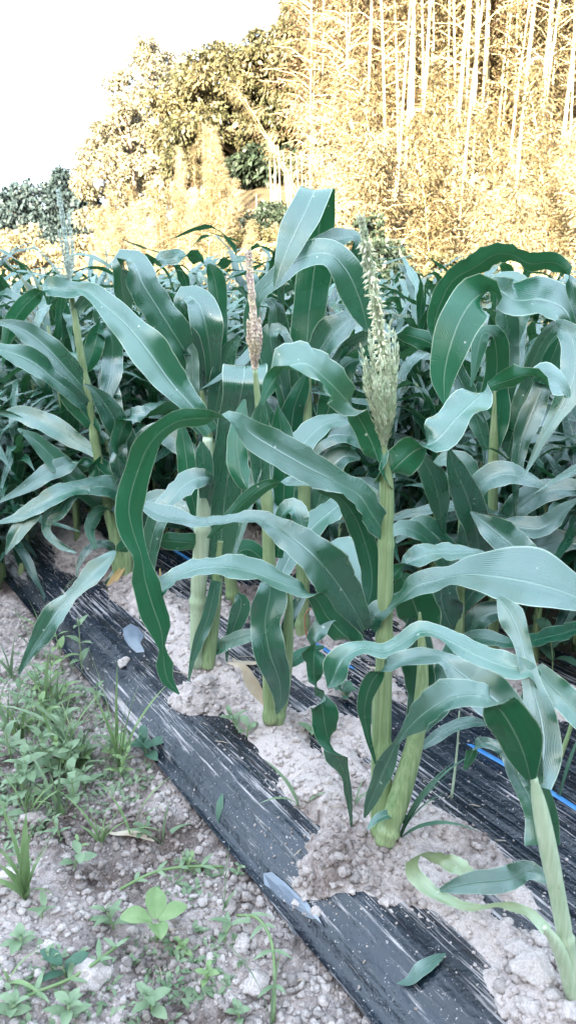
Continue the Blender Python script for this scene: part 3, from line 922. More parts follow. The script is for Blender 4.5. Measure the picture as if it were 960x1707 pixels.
# --- the central plant with the open tassel
A = corn_plant('tall central corn plant with pale tassel and two thick stalks in the front row', 636, 1388, [
    dict(p=[(641, 806, 34, 0), (655, 784, 50, -20), (690, 752, 52, -10), (725, 735, 56, 30), (765, 692, 62, 45), (798, 662, 44, 40), (818, 644, 18, -20),
            (848, 634, 42, -50), (876, 625, 20, -20), (905, 632, 50, 40), (932, 643, 46, 45), (950, 660, 6, 40)], dy=(0, -.03, .06, .12)),
    dict(p=[(640, 800, 34, 0), (622, 745, 38, -10), (600, 700, 36, 0), (572, 662, 48, 20), (540, 630, 58, 42), (508, 606, 58, 55), (478, 612, 46, 50),
            (458, 632, 34, -30), (444, 655, 22, -40), (436, 674, 4, -20)], dy=(0, 0, -.1, -.16)),
    dict(p=[(644, 893, 26, 10), (620, 858, 40, 30), (598, 826, 44, 30), (560, 803, 36, 35), (520, 783, 52, 25), (470, 755, 58, 12), (425, 728, 46, 20), (392, 702, 26, 40),
            (345, 697, 26, -45), (295, 703, 30, -40), (255, 733, 40, -25), (230, 785, 42, -5), (215, 850, 46, 0), (224, 892, 38, -10), (236, 925, 26, -30), (242, 965, 38, -25),
            (255, 1010, 46, -10), (270, 1055, 34, -10), (272, 1084, 10, -50), (274, 1108, 27, -10), (280, 1134, 20, 0), (299, 1157, 3, 0)], dy=(0, -.10, -.18, -.16, -.12), n=90) ,
    dict(p=[(608, 1050, 22, 0), (585, 1008, 52, 5), (555, 963, 68, 10), (515, 920, 62, 15), (472, 887, 46, 25), (435, 868, 26, 52), (395, 867, 20, 58),
            (355, 871, 22, 55), (312, 868, 22, 52), (270, 858, 30, 35), (232, 838, 10, 20)], dy=(0, -.08, -.06, .05)),
    dict(p=[(604, 1036, 24, 0), (592, 988, 50, 10), (578, 945, 54, 20), (564, 915, 46, 55), (545, 912, 10, 60)], dy=(0, .08, .14)),
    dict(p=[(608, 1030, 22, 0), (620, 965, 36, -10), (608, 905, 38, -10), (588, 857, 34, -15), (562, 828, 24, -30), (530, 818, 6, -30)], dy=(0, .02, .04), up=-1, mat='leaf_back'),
    dict(p=[(606, 1085, 28, 0), (575, 1060, 40, -15), (545, 1028, 34, -20), (525, 996, 24, -30), (500, 983, 24, 40), (460, 968, 38, 45), (418, 953, 38, 48), (370, 945, 36, 50),
            (322, 950, 34, 48), (290, 966, 28, 45), (264, 985, 22, 35), (246, 1006, 14, 30), (233, 1032, 3, 10)], dy=(0, -.10, -.14, -.12)),
    dict(p=[(614, 1046, 26, 0), (628, 1024, 36, 25), (648, 1013, 34, 45), (668, 1000, 26, 60), (692, 978, 38, 40), (724, 968, 44, 40), (750, 962, 34, 50), (780, 958, 56, 48), (832, 962, 88, 42),
            (885, 972, 98, 42), (935, 986, 78, 42), (985, 1006, 46, 40), (1035, 1035, 4, 30)], dy=(0, -.05, -.10, -.14), wave=.05),
    dict(p=[(600, 1066, 22, 0), (575, 1034, 26, 10), (548, 1026, 24, 30), (530, 1052, 28, 0), (523, 1098, 38, -5), (524, 1132, 24, 0), (532, 1152, 16, 10), (537, 1178, 40, -10),
            (544, 1222, 38, 0), (562, 1262, 34, 5), (574, 1290, 14, 0), (580, 1320, 12, 0), (586, 1378, 3, 0)], dy=(0, -.08, -.05, .02)),
    dict(p=[(676, 1366, 16, 0), (652, 1357, 15, 20), (628, 1366, 13, 20), (612, 1382, 3, 10)], dy=(-.02, -.06)),
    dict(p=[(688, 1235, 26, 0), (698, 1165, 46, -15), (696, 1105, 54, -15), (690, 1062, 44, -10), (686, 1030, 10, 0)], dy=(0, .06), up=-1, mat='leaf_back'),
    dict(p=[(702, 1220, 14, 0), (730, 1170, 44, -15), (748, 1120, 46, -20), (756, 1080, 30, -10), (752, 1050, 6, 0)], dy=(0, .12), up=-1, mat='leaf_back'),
    dict(p=[(704, 1062, 16, 0), (700, 1040, 62, -10), (690, 1008, 66, -10), (676, 975, 46, 0), (666, 955, 8, 0)], dy=(.06, .06), up=-1),
    dict(p=[(650, 988, 10, 0), (660, 955, 22, -10), (684, 935, 28, 25), (722, 923, 38, 42), (768, 922, 24, 50), (806, 920, 3, 45)], dy=(.03, .10)),
    dict(p=[(700, 1246, 10, 0), (738, 1222, 20, 25), (780, 1205, 20, 30), (818, 1206, 4, 20)], dy=(0, .1)),
    dict(p=[(634, 835, 18, 0), (600, 818, 26, 25), (560, 812, 22, 30), (520, 805, 14, 40), (480, 803, 16, 30), (448, 808, 18, -10), (420, 826, 24, -10), (385, 860, 20, -10), (346, 897, 3, 0)], dy=(0, .05, .10)),
], [
    dict(p=[(636, 1392, 34), (637, 1300, 32), (638, 1180, 29), (641, 1040, 27), (643, 900, 25), (644, 815, 24), (643, 792, 22), (641, 765, 12)], nodes=(0.02, .26, .56, .80)),
    dict(p=[(625, 1385, 16), (626, 1260, 15), (629, 1130, 12), (634, 1075, 5)], dy=-.012, mat='sheath'),
    dict(p=[(640, 1406, 34), (662, 1340, 37), (682, 1272, 33), (696, 1215, 27), (702, 1160, 23), (704, 1105, 18), (701, 1050, 10), (699, 1020, 4)], dy=(-.03, 0, .03), nodes=(0.06,)),
    dict(p=[(644, 815, 24), (642, 775, 16), (640, 742, 9)]),
], FRONT)
tassel(A, A['_Y'], [(640, 748, 0), (639, 660, 0), (634, 560, 0), (622, 480, 0), (609, 405, 0), (601, 362, 0)],
       [[(641, 740, 0), (630, 680, -.02), (612, 620, -.03), (600, 576, -.03)],
        [(640, 735, 0), (630, 660, -.03), (620, 600, -.05), (616, 550, -.05)],
        [(641, 745, 0), (650, 690, -.02), (658, 620, -.02), (658, 552, -.01)],
        [(641, 740, 0), (644, 680, -.04), (647, 610, -.05), (650, 535, -.05)],
        [(640, 740, 0), (632, 680, .03), (622, 620, .05), (620, 565, .05)],
        [(640, 742, 0), (651, 700, -.03), (657, 650, -.04), (654, 590, -.05)],
        [(640, 742, 0), (626, 700, -.02), (613, 655, -.04), (604, 605, -.04)],
        [(640, 742, 0), (632, 705, -.03), (625, 660, -.05), (622, 605, -.05)],
        [(640, 742, 0), (641, 705, -.05), (636, 660, -.07), (634, 600, -.07)]], M['tassel'], anth=260, per=3, ln=.0165, r=.0024, seed=1)

# --- the sucker at the right bottom
E_ = corn_plant('pale slender corn sucker leaning in from the bottom right corner of the bed', 956, 1668, [
    dict(p=[(889, 1312, 14, 0), (888, 1240, 30, 0), (880, 1165, 26, -5), (888, 1122, 22, 20), (845, 1112, 40, 38), (800, 1095, 46, 38), (755, 1072, 36, 42), (722, 1056, 26, 50), (700, 1054, 26, 55), (672, 1070, 28, 35), (640, 1086, 28, 45), (606, 1080, 26, 45),
            (578, 1092, 34, 25), (562, 1115, 42, 20), (552, 1138, 20, 20), (546, 1146, 3, 20)], dy=(0, .08, .12, .14, .14)),
    dict(p=[(888, 1308, 30, 0), (874, 1245, 54, 0), (850, 1192, 60, 5), (803, 1150, 62, 8), (762, 1118, 44, 12), (738, 1098, 26, 40), (712, 1096, 26, 50), (680, 1100, 28, 45),
            (650, 1108, 24, 20), (624, 1130, 28, -15), (608, 1175, 24, -10), (612, 1222, 12, 0), (628, 1278, 3, 0)], dy=(0, .06, .12, .16)),
    dict(p=[(884, 1300, 18, -10), (872, 1256, 60, -10), (852, 1212, 76, -8), (832, 1182, 62, -15), (806, 1162, 44, 30), (770, 1160, 48, 36), (730, 1174, 52, 32), (694, 1200, 40, 28), (664, 1234, 10, 15),
            (650, 1262, 26, 5), (634, 1298, 28, 5), (619, 1332, 21, 5), (607, 1363, 3, 5)], dy=(-.01, -.02, .06, .14), fold=.3),
    dict(p=[(893, 1310, 44, 0), (905, 1248, 60, 0), (901, 1200, 52, 0), (888, 1150, 34, 0), (876, 1105, 26, 10), (866, 1060, 28, 5), (850, 1024, 42, 10), (830, 996, 8, 10)], dy=(0, .08, .16)),
    dict(p=[(897, 1408, 42, 0), (888, 1345, 34, 0), (860, 1290, 26, 0), (838, 1252, 20, 10), (816, 1240, 18, 40), (799, 1237, 17, 0), (786, 1256, 17, -20), (774, 1283, 5, -10)], dy=(0, .05, .1)),
    dict(p=[(922, 1408, 20, 0), (915, 1350, 22, 0), (902, 1300, 16, 0)], dy=(.01, .02)),
    dict(p=[(893, 1112, 20, 20), (915, 1140, 40, 15), (945, 1170, 46, 15), (985, 1215, 40, 10), (1015, 1260, 6, 10)], dy=(.12, .05)),
    dict(p=[(911, 1552, 20, 0), (880, 1520, 16, 10), (838, 1510, 10, 30), (785, 1512, 11, 25), (738, 1497, 18, 15), (700, 1470, 24, 25), (685, 1442, 15, 50), (702, 1424, 16, 55), (742, 1434, 24, 25), (788, 1460, 18, 10), (815, 1480, 4, 0)],
         dy=(.03, .10, .18, .23, .24, .16), mat='leaf_pale', fold=.15, wave=.4),
    dict(p=[(733, 1484, 6, 0), (785, 1472, 32, 5), (845, 1466, 40, 5), (885, 1452, 26, 15), (912, 1466, 16, 10), (940, 1472, 3, 0)], dy=(.13, .10, .05)),
], [
    dict(p=[(957, 1672, 28), (946, 1590, 28), (930, 1500, 27), (912, 1410, 30), (898, 1340, 24), (889, 1296, 12)], mat='stalk_pale', nodes=(.30,)),
    dict(p=[(957, 1668, 26), (938, 1600, 25), (922, 1566, 20), (906, 1545, 10)], dy=-.02, mat='stalk_pale'),
], FRONT)

# --- third from the front: short pale double foot, pinkish tassel
B = corn_plant('corn plant with pinkish tassel and a broad leaf hanging over its pale foot', 457, 1203, [
    dict(p=[(448, 968, 26, 10), (450, 985, 46, 30), (442, 1040, 52, 0), (450, 1090, 48, 0), (464, 1130, 38, 0), (468, 1165, 24, 0), (461, 1190, 4, 0)], dy=(-.02, -.07, -.06)),
    dict(p=[(438, 738, 18, 0), (426, 790, 17, 0), (415, 840, 13, 0), (400, 892, 10, 0), (387, 943, 2, 0)], dy=(0, -.08)),
    dict(p=[(436, 810, 22, 0), (434, 745, 36, 0), (434, 700, 30, 0), (437, 664, 4, 0)], dy=(-.02, -.02), fold=.5),
    dict(p=[(463, 930, 16, 0), (472, 840, 30, 0), (474, 765, 38, 0), (468, 712, 30, 0), (463, 676, 4, 0)], dy=(0, .05), fold=.4, up=-1),
    dict(p=[(462, 900, 14, 0), (470, 858, 22, 40), (488, 848, 26, 50), (502, 866, 26, 0), (500, 890, 12, 0)], dy=(0, -.04)),
    dict(p=[(470, 1100, 18, 0), (480, 1040, 22, 0), (500, 1000, 16, 0), (512, 985, 4, 0)], dy=(0, .06)),
    dict(p=[(456, 1000, 14, 0), (480, 935, 30, 10), (520, 880, 40, 25), (560, 845, 36, 30), (590, 820, 6, 20)], dy=(0, .1, .22)),
    dict(p=[(466, 1125, 12, 0), (490, 1100, 20, -10), (515, 1085, 18, 0), (540, 1078, 4, 0)], dy=(0, .12)),
    dict(p=[(448, 1180, 10, 0), (420, 1140, 20, 0), (405, 1112, 10, 0), (380, 1105, 3, 0)], dy=(0, .02), mat='dry'),
    dict(p=[(455, 860, 16, 0), (480, 790, 36, 10), (505, 740, 40, 25), (545, 705, 34, 30), (590, 700, 5, 30)], dy=(0, .15, .25)),
    dict(p=[(440, 850, 18, 0), (405, 800, 30, -10), (395, 740, 34, -5), (402, 690, 20, -5), (408, 665, 4, 0)], dy=(0, .12)),
], [
    dict(p=[(452, 1203, 26), (450, 1140, 25), (450, 1050, 23), (449, 960, 22), (446, 860, 20), (440, 760, 16), (432, 690, 12), (425, 615, 8)], dy=(0, 0, 0), nodes=(.02, .2, .42, .66)),
    dict(p=[(464, 1206, 18), (472, 1160, 20), (478, 1100, 20), (482, 1020, 14), (484, 960, 6)], dy=(0, .02), mat='sheath', nodes=(.06,)),
], FRONT)
tassel(B, B['_Y'], [(425, 618, 0), (424, 560, 0), (421, 510, 0), (417, 460, 0), (414, 420, 0)],
       [[(425, 612, 0), (433, 570, -.01), (431, 530, -.01)], [(425, 612, 0), (416, 570, -.01), (414, 535, -.01)], [(425, 612, 0), (424, 570, -.03), (424, 520, -.03)], [(425, 612, 0), (429, 570, -.03), (427, 540, -.03)]],
       M['tassel_pink'], ln=.0145, r=.0030, per=5, seed=20)

# --- the thick pale double stalk
C_ = corn_plant('corn plant with thick pale double stalk and a tall upright folded leaf', 338, 1108, [
    dict(p=[(358, 968, 16, 0, 0), (368, 905, 46, 0, .01), (375, 830, 52, 0, .03), (385, 760, 54, 0, .04), (396, 690, 60, 0, .03), (405, 640, 66, 0, .0), (408, 616, 66, 0, .03), (410, 610, 64, 0, .08), (414, 625, 50, 0, .14), (420, 660, 30, 0, .16), (424, 690, 6, 0, .17)], side=-1, wave=.05, fold=.12),
    dict(p=[(352, 720, 26, 10), (325, 683, 36, 15), (288, 642, 50, 20), (250, 590, 60, 22), (214, 545, 54, 25), (180, 514, 42, 30), (146, 486, 26, 40), (125, 480, 4, 40)], dy=(0, -.05, -.05), mat='leaf'),
    dict(p=[(345, 905, 24, -15), (318, 905, 28, -20), (280, 902, 26, -25), (245, 903, 20, 30), (208, 911, 24, -20), (185, 928, 18, 20), (158, 955, 32, 32), (128, 985, 20, 30), (97, 1020, 36, 22), (68, 1062, 30, 18), (46, 1096, 14, 10), (32, 1124, 3, 0)], dy=(0, -.12, -.2, -.22)),
    dict(p=[(361, 968, 16, 0), (347, 1028, 22, 0), (329, 1075, 15, 0), (319, 1110, 8, 0), (314, 1142, 2, 0)], dy=(-.02, -.06)),
    dict(p=[(352, 1090, 10, 0), (372, 1076, 20, 5), (400, 1063, 24, 10), (428, 1056, 16, 20), (450, 1052, 3, 10)], dy=(0, -.02)),
    dict(p=[(342, 860, 12, 0), (350, 798, 14, 10), (322, 800, 38, 40), (288, 829, 34, 35), (264, 868, 30, 25), (250, 912, 30, 10), (246, 958, 22, 0), (244, 985, 4, 0)], dy=(0, -.1, -.12)),
    dict(p=[(352, 960, 16, 0), (382, 935, 26, -10), (410, 915, 30, -10), (440, 935, 26, -20), (462, 962, 6, 0)], dy=(0, .06), up=-1),
    dict(p=[(328, 860, 18, 0), (315, 800, 30, 0), (308, 745, 28, 0), (300, 700, 5, 0)], dy=(0, .06), up=-1),
    dict(p=[(340, 830, 14, 0), (342, 790, 26, 0), (338, 755, 24, 0), (336, 735, 4, 0)], dy=(-.03, -.03)),
    dict(p=[(395, 990, 8, 0), (402, 1000, 24, 0), (392, 1040, 26, 0), (380, 1075, 8, 0), (378, 1120, 2, 0)], dy=(.05, .02)),
], [
    dict(p=[(330, 1110, 26), (330, 1040, 27), (332, 960, 27), (338, 880, 26), (342, 800, 22), (346, 730, 16)], mat='stalk_pale', nodes=(.03, .3, .62)),
    dict(p=[(346, 1112, 24), (354, 1050, 22), (360, 980, 22), (368, 900, 16)], dy=(-.01, .02), mat='sheath'),
], FRONT)

# --- the leaning plant with the grey green tassel
D_ = corn_plant('corn plant leaning left with a tall grey green tassel and a yellowed dead leaf', 204, 958, [
    dict(p=[(127, 520, 14, 0), (150, 480, 22, 40), (118, 485, 30, 45), (84, 480, 28, 25), (60, 493, 26, -15), (36, 517, 30, -10), (16, 552, 22, 0), (8, 590, 8, 0), (5, 612, 2, 0)], dy=(0, -.08)),
    dict(p=[(158, 668, 20, 0), (118, 622, 38, 15), (76, 578, 38, 18), (46, 554, 32, 20), (14, 540, 14, 30), (-15, 538, 4, 30)], dy=(0, -.12)),
    dict(p=[(156, 690, 18, 0), (120, 655, 24, 10), (90, 632, 26, 20), (55, 604, 38, 22), (18, 588, 30, 30), (-20, 580, 8, 30)], dy=(0, -.2)),
    dict(p=[(204, 740, 12, 0), (192, 702, 36, 5), (171, 668, 32, 10), (154, 648, 10, 10), (140, 640, 3, 10)], dy=(0, -.06)),
    dict(p=[(176, 735, 16, 0), (152, 705, 24, -10), (125, 672, 30, -5), (105, 645, 18, 0), (98, 632, 3, 0)], dy=(0, -.05)),
    dict(p=[(170, 800, 20, 0), (140, 776, 28, -10), (112, 776, 28, 20), (80, 790, 30, 20), (40, 815, 16, 15), (-2, 838, 3, 10)], dy=(0, -.2)),
    dict(p=[(195, 815, 14, 0), (180, 795, 34, -15), (160, 778, 36, -15), (145, 772, 12, 10), (120, 770, 3, 10)], dy=(0, -.05)),
    dict(p=[(212, 826, 22, 10), (180, 812, 38, 40), (140, 814, 30, 42), (98, 826, 28, 35), (60, 846, 26, 30), (30, 862, 18, 30), (-4, 872, 4, 20)], dy=(0, -.15, -.2)),
    dict(p=[(150, 815, 10, 20), (118, 827, 24, 30), (98, 848, 36, 15), (80, 866, 18, 0), (78, 886, 14, 0), (100, 908, 12, 20), (128, 922, 2, 0)], dy=(-.1, -.2)),
    dict(p=[(120, 820, 6, 20), (78, 840, 16, 30), (50, 862, 28, 25), (28, 890, 24, 10), (10, 924, 2, 10)], dy=(-.12, -.22)),
    dict(p=[(208, 822, 18, 0), (199, 774, 27, 0), (198, 735, 27, -10), (209, 706, 28, -20), (224, 690, 24, 30), (248, 694, 24, 55), (272, 689, 22, -40), (288, 680, 24, -40), (298, 694, 6, -20)], dy=(0, -.10)),
    dict(p=[(200, 790, 16, 0), (196, 740, 30, 0), (190, 690, 34, 0), (178, 640, 28, 0), (170, 610, 4, 0)], dy=(0, .08)),
    dict(p=[(165, 690, 14, 0), (182, 640, 28, 5), (188, 590, 34, 8), (182, 555, 30, 30), (170, 552, 22, 40), (150, 570, 20, -20), (136, 590, 4, -10)], dy=(0, .10, .05)),
    dict(p=[(205, 940, 10, 0), (180, 975, 14, 0), (160, 1000, 10, 0), (140, 1020, 3, 0)], dy=(0, -.06)),
    dict(p=[(206, 945, 7, 0), (192, 965, 12, 10), (172, 996, 12, 5), (158, 1014, 7, 0), (124, 1022, 3, 0)], dy=(-.02, -.10), mat='straw'),
    dict(p=[(195, 850, 16, 0), (165, 855, 22, -10), (150, 880, 16, 0), (160, 915, 8, 0)], dy=(0, -.12)),
    dict(p=[(204, 935, 8, 0), (180, 908, 12, 20), (155, 910, 12, 30), (134, 935, 9, 0), (128, 962, 3, 0)], dy=(0, -.12)),
    dict(p=[(210, 880, 12, 0), (240, 870, 24, -10), (275, 868, 22, -10), (310, 880, 5, 0)], dy=(0, .1), up=-1, mat='leaf_back'),
    dict(p=[(208, 900, 14, 0), (222, 830, 30, 0), (215, 760, 34, 5), (196, 700, 30, 10), (180, 650, 5, 10)], dy=(0, .06)),
    dict(p=[(185, 860, 12, 0), (140, 815, 30, 10), (95, 770, 34, 15), (60, 735, 20, 20), (30, 715, 4, 20)], dy=(0, -.12)),
    dict(p=[(165, 760, 12, 0), (120, 730, 28, 8), (75, 705, 34, 12), (35, 690, 24, 20), (0, 690, 5, 20)], dy=(0, .1)),
    dict(p=[(140, 640, 10, 0), (150, 600, 26, -5), (162, 560, 30, -10), (168, 520, 20, 20), (160, 500, 12, 30), (140, 520, 4, 10)], dy=(0, .1)),
], [
    dict(p=[(206, 962, 22), (193, 900, 18), (180, 850, 16), (166, 775, 15), (155, 710, 15), (144, 645, 15), (132, 570, 12), (122, 505, 9), (115, 468, 7)], nodes=(.05, .3, .5, .68, .85)),
    dict(p=[(212, 962, 20), (214, 900, 18), (208, 850, 16), (203, 815, 8)], dy=.02, mat='sheath'),
    dict(p=[(196, 962, 14), (190, 910, 13), (184, 870, 10), (178, 840, 5)], dy=-.02, mat='sheath'),
], FRONT)
tassel(D_, D_['_Y'], [(116, 474, 0), (114, 430, 0), (108, 385, 0), (101, 340, 0), (97, 316, 0)],
       [[(116, 470, 0), (122, 430, 0), (119, 395, 0), (114, 355, 0)], [(116, 470, 0), (108, 430, 0), (102, 400, 0), (97, 385, 0)], [(116, 470, 0), (113, 440, -.04), (110, 400, -.05)],
        [(116, 472, 0), (100, 455, 0), (78, 430, 0), (54, 408, 0)], [(116, 472, 0), (120, 440, .04), (122, 400, .04)]], M['tassel_blue'], ln=.019, r=.0034, step=.011, per=4, seed=40)

# --- the tall plant behind with the great folded top leaf
F_ = corn_plant('tallest corn plant, its top leaf folded over against the bright trees', 500, 1055, [
    dict(p=[(512, 640, 24, 0, 0), (511, 585, 44, 0, .01), (514, 530, 54, 0, .03), (521, 470, 56, 0, .05), (529, 405, 52, 0, .05), (534, 352, 50, 0, .03), (533, 323, 50, 0, -.01), (527, 316, 50, 0, -.05), (519, 330, 52, 5, -.09), (505, 362, 52, 8, -.12), (487, 400, 46, 8, -.14), (470, 440, 26, 5, -.16), (458, 480, 6, 0, -.17)], side=1, fold=.14, wave=.06),
    dict(p=[(452, 640, 14, 0), (420, 540, 26, 0), (425, 500, 24, 20), (468, 456, 32, 35), (508, 428, 40, 35), (545, 422, 46, 35), (576, 450, 50, 12), (596, 490, 52, 5), (606, 522, 38, 0), (612, 552, 6, 0)], dy=(0, -.08, -.16, -.14), fold=.15, wave=.05),
    dict(p=[(470, 560, 10, 0), (478, 440, 16, 10), (528, 412, 32, 25), (568, 398, 28, 40), (590, 396, 22, 40), (598, 418, 26, 0), (593, 450, 22, 0), (590, 468, 4, 0)], dy=(0, -.06, -.02)),
    dict(p=[(510, 620, 20, 10), (548, 564, 46, 30), (580, 536, 42, 38), (606, 519, 16, 40), (625, 512, 4, 40)], dy=(0, -.1)),
    dict(p=[(530, 640, 10, 0), (568, 590, 16, 20), (592, 569, 22, 10), (632, 557, 24, 0), (682, 559, 28, -5), (722, 576, 30, 0), (738, 604, 8, 0)], dy=(0, -.06, .02)),
    dict(p=[(534, 650, 10, 0), (560, 606, 18, 25), (586, 588, 24, -10), (620, 582, 18, -10), (650, 590, 4, 0)], dy=(0, -.08)),
    dict(p=[(480, 700, 16, 0), (470, 640, 30, 0), (455, 590, 40, 10), (452, 558, 34, 40), (466, 548, 18, 40), (486, 580, 10, 0)], dy=(0, -.06)),
    dict(p=[(500, 720, 14, 0), (486, 650, 30, 0), (470, 590, 36, 5), (462, 540, 30, 10), (455, 505, 20, 20), (440, 500, 4, 20)], dy=(0, -.03)),
    dict(p=[(520, 760, 14, 0), (545, 690, 34, 0), (560, 640, 38, 5), (580, 605, 30, 20), (600, 600, 6, 20)], dy=(0, .05), up=-1),
    dict(p=[(496, 800, 16, 0), (486, 740, 32, 0), (490, 680, 36, 0), (505, 640, 20, 0), (512, 620, 4, 0)], dy=(0, -.05), up=-1),
    dict(p=[(505, 860, 20, 0), (470, 800, 34, 10), (452, 750, 40, 10), (446, 700, 30, 10), (444, 668, 4, 10)], dy=(0, .04)),
    dict(p=[(510, 760, 18, 0), (540, 730, 36, 20), (580, 725, 36, 30), (615, 745, 22, 25), (635, 770, 4, 20)], dy=(0, .05)),
    dict(p=[(505, 900, 18, 0), (530, 840, 40, 10), (545, 790, 42, 15), (575, 760, 30, 30), (600, 765, 6, 30)], dy=(0, .04)),
], [
    dict(p=[(504, 1058, 24), (505, 950, 23), (508, 800, 21), (511, 700, 18), (513, 620, 12)], nodes=(.05, .3, .6)),
], SECOND)

K_ = corn_plant('corn plant with a thin dark tassel and broad pale leaves behind the front row', 388, 1005, [
    dict(p=[(334, 660, 22, 0), (314, 596, 50, 10), (287, 552, 58, 15), (262, 512, 56, 18), (236, 470, 54, 25), (222, 438, 52, 55), (210, 432, 36, 60), (203, 452, 28, 0), (205, 485, 28, 0), (212, 512, 18, 0), (216, 530, 3, 0)], dy=(0, -.1, -.15, -.08), fold=.15),
    dict(p=[(350, 650, 20, 0), (351, 590, 36, 5), (342, 540, 50, 15), (330, 505, 50, 35), (314, 494, 40, 55), (302, 508, 28, 10), (300, 535, 6, 0)], dy=(0, -.05, -.02)),
    dict(p=[(360, 640, 14, 0), (366, 560, 24, 0), (362, 490, 30, -10), (355, 455, 28, -20), (348, 440, 6, 0)], dy=(0, .04), up=-1),
    dict(p=[(330, 560, 8, 0), (232, 455, 6, 0), (248, 438, 26, -25), (272, 431, 24, 10), (300, 427, 20, 45), (325, 431, 24, -30), (350, 443, 22, 25), (374, 441, 20, -20), (398, 433, 12, 30), (414, 428, 3, 30)], dy=(.1, .2)),
    dict(p=[(338, 720, 18, 0), (322, 690, 30, 0), (308, 650, 36, 0), (296, 610, 30, 0), (290, 580, 4, 0)], dy=(0, -.02)),
    dict(p=[(352, 720, 18, 0), (362, 670, 34, 0), (372, 620, 34, 0), (385, 580, 24, 10), (400, 560, 4, 10)], dy=(0, -.02)),
    dict(p=[(360, 760, 16, 0), (395, 690, 30, 5), (420, 640, 40, 15), (446, 590, 36, 25), (470, 560, 8, 30)], dy=(0, .1)),
    dict(p=[(308, 600, 12, 0), (312, 582, 22, 30), (318, 590, 22, 0), (322, 640, 20, 0), (324, 680, 4, 0)], dy=(-.06, -.1)),
    dict(p=[(358, 900, 16, 0), (300, 850, 30, 10), (262, 835, 34, 25), (232, 845, 16, 30), (215, 860, 4, 20)], dy=(0, .1)),
    dict(p=[(345, 780, 16, 0), (300, 740, 32, 5), (262, 720, 34, 15), (235, 735, 22, 10), (220, 770, 4, 0)], dy=(0, .08)),
], [
    dict(p=[(390, 1006, 22), (375, 900, 20), (358, 800, 19), (344, 710, 16), (336, 650, 9)], nodes=(.05, .35, .65)),
], SECOND)
tassel(K_, K_['_Y'], [(336, 655, 0), (332, 620, 0), (329, 585, 0), (326, 550, 0)], [[(336, 650, 0), (338, 620, 0), (336, 590, 0)], [(336, 650, 0), (328, 620, 0), (323, 595, 0)]],
       M['tassel_blue'], ln=.014, r=.0024, step=.009, per=3, seed=60)

G_ = corn_plant('big leaved corn plant at the right with a wide green leaf bent over in front', 822, 1088, [
    dict(p=[(812, 700, 16, 0), (740, 600, 14, 0), (724, 545, 22, -10), (736, 500, 32, -15), (756, 466, 34, -20), (790, 446, 38, -25), (826, 424, 32, -35), (850, 424, 28, -45), (884, 440, 32, -35), (918, 437, 28, -40), (940, 446, 22, -10), (952, 476, 20, 20), (960, 515, 14, 10), (964, 550, 3, 0)], dy=(0, .05, .0, -.08, -.1)),
    dict(p=[(872, 700, 12, 0), (930, 600, 24, 20), (952, 545, 34, 30), (938, 515, 50, 45), (900, 499, 70, 42), (858, 500, 56, 45), (828, 484, 46, 20), (798, 492, 62, -10), (768, 530, 68, -12), (750, 576, 60, -8), (740, 626, 42, -5), (741, 678, 3, 0)], dy=(0, -.02, -.1, -.25, -.28), fold=.14, wave=.05),
    dict(p=[(822, 746, 24, 0), (822, 702, 48, 0), (826, 640, 40, 0), (827, 588, 38, 0), (818, 556, 36, 40), (804, 556, 26, 50), (797, 580, 24, 10), (790, 622, 10, 0), (784, 645, 2, 0)], dy=(0, .02, -.06, -.1), up=-1),
    dict(p=[(836, 700, 20, 0), (846, 620, 32, 0), (846, 560, 36, 5), (840, 515, 28, 15), (830, 490, 5, 20)], dy=(.05, .08)),
    dict(p=[(870, 640, 20, 0), (930, 545, 26, 10), (950, 560, 34, 10), (954, 635, 44, 0), (928, 690, 26, 0), (900, 737, 14, 0), (885, 770, 8, 0), (872, 795, 2, 0)], dy=(0, -.2, -.26)),
    dict(p=[(850, 780, 14, 0), (905, 640, 28, 0), (890, 680, 36, 0), (868, 738, 28, 0), (860, 800, 13, 0), (858, 850, 8, 0), (862, 890, 2, 0)], dy=(0, -.05, -.1)),
    dict(p=[(836, 800, 14, 0), (860, 700, 30, 0), (885, 640, 36, -5), (905, 590, 40, -10), (930, 560, 20, 0), (950, 545, 4, 0)], dy=(0, .06), up=-1),
    dict(p=[(828, 660, 14, 0), (852, 560, 30, 10), (870, 500, 32, 20), (868, 470, 22, 45), (840, 464, 22, 45), (812, 472, 14, 20), (800, 490, 3, 0)], dy=(.05, .15)),
    dict(p=[(812, 750, 14, 0), (790, 690, 30, 0), (770, 640, 30, 5), (750, 600, 24, 10), (738, 575, 4, 0)], dy=(0, .03)),
    dict(p=[(824, 900, 18, 0), (860, 850, 40, 15), (905, 820, 42, 25), (950, 815, 30, 30), (985, 825, 6, 30)], dy=(0, -.1)),
    dict(p=[(820, 860, 16, 0), (790, 810, 34, 15), (770, 775, 36, 25), (745, 765, 26, 35), (722, 775, 6, 30)], dy=(0, .06)),
    dict(p=[(826, 960, 16, 0), (870, 930, 40, 15), (915, 905, 40, 25), (955, 905, 24, 30), (980, 920, 4, 20)], dy=(0, -.1)),
    dict(p=[(824, 780, 14, 0), (850, 730, 34, 5), (880, 700, 38, 10), (915, 690, 30, 20), (945, 700, 5, 20)], dy=(0, .1)),
    dict(p=[(822, 1010, 14, 0), (800, 960, 36, -10), (772, 930, 30, -20), (750, 935, 5, -10)], dy=(0, .05)),
], [
    dict(p=[(822, 1090, 18), (822, 960, 18), (821, 850, 17), (822, 740, 16), (823, 690, 9), (824, 650, 4)], nodes=(.05, .3, .55)),
], SECOND)

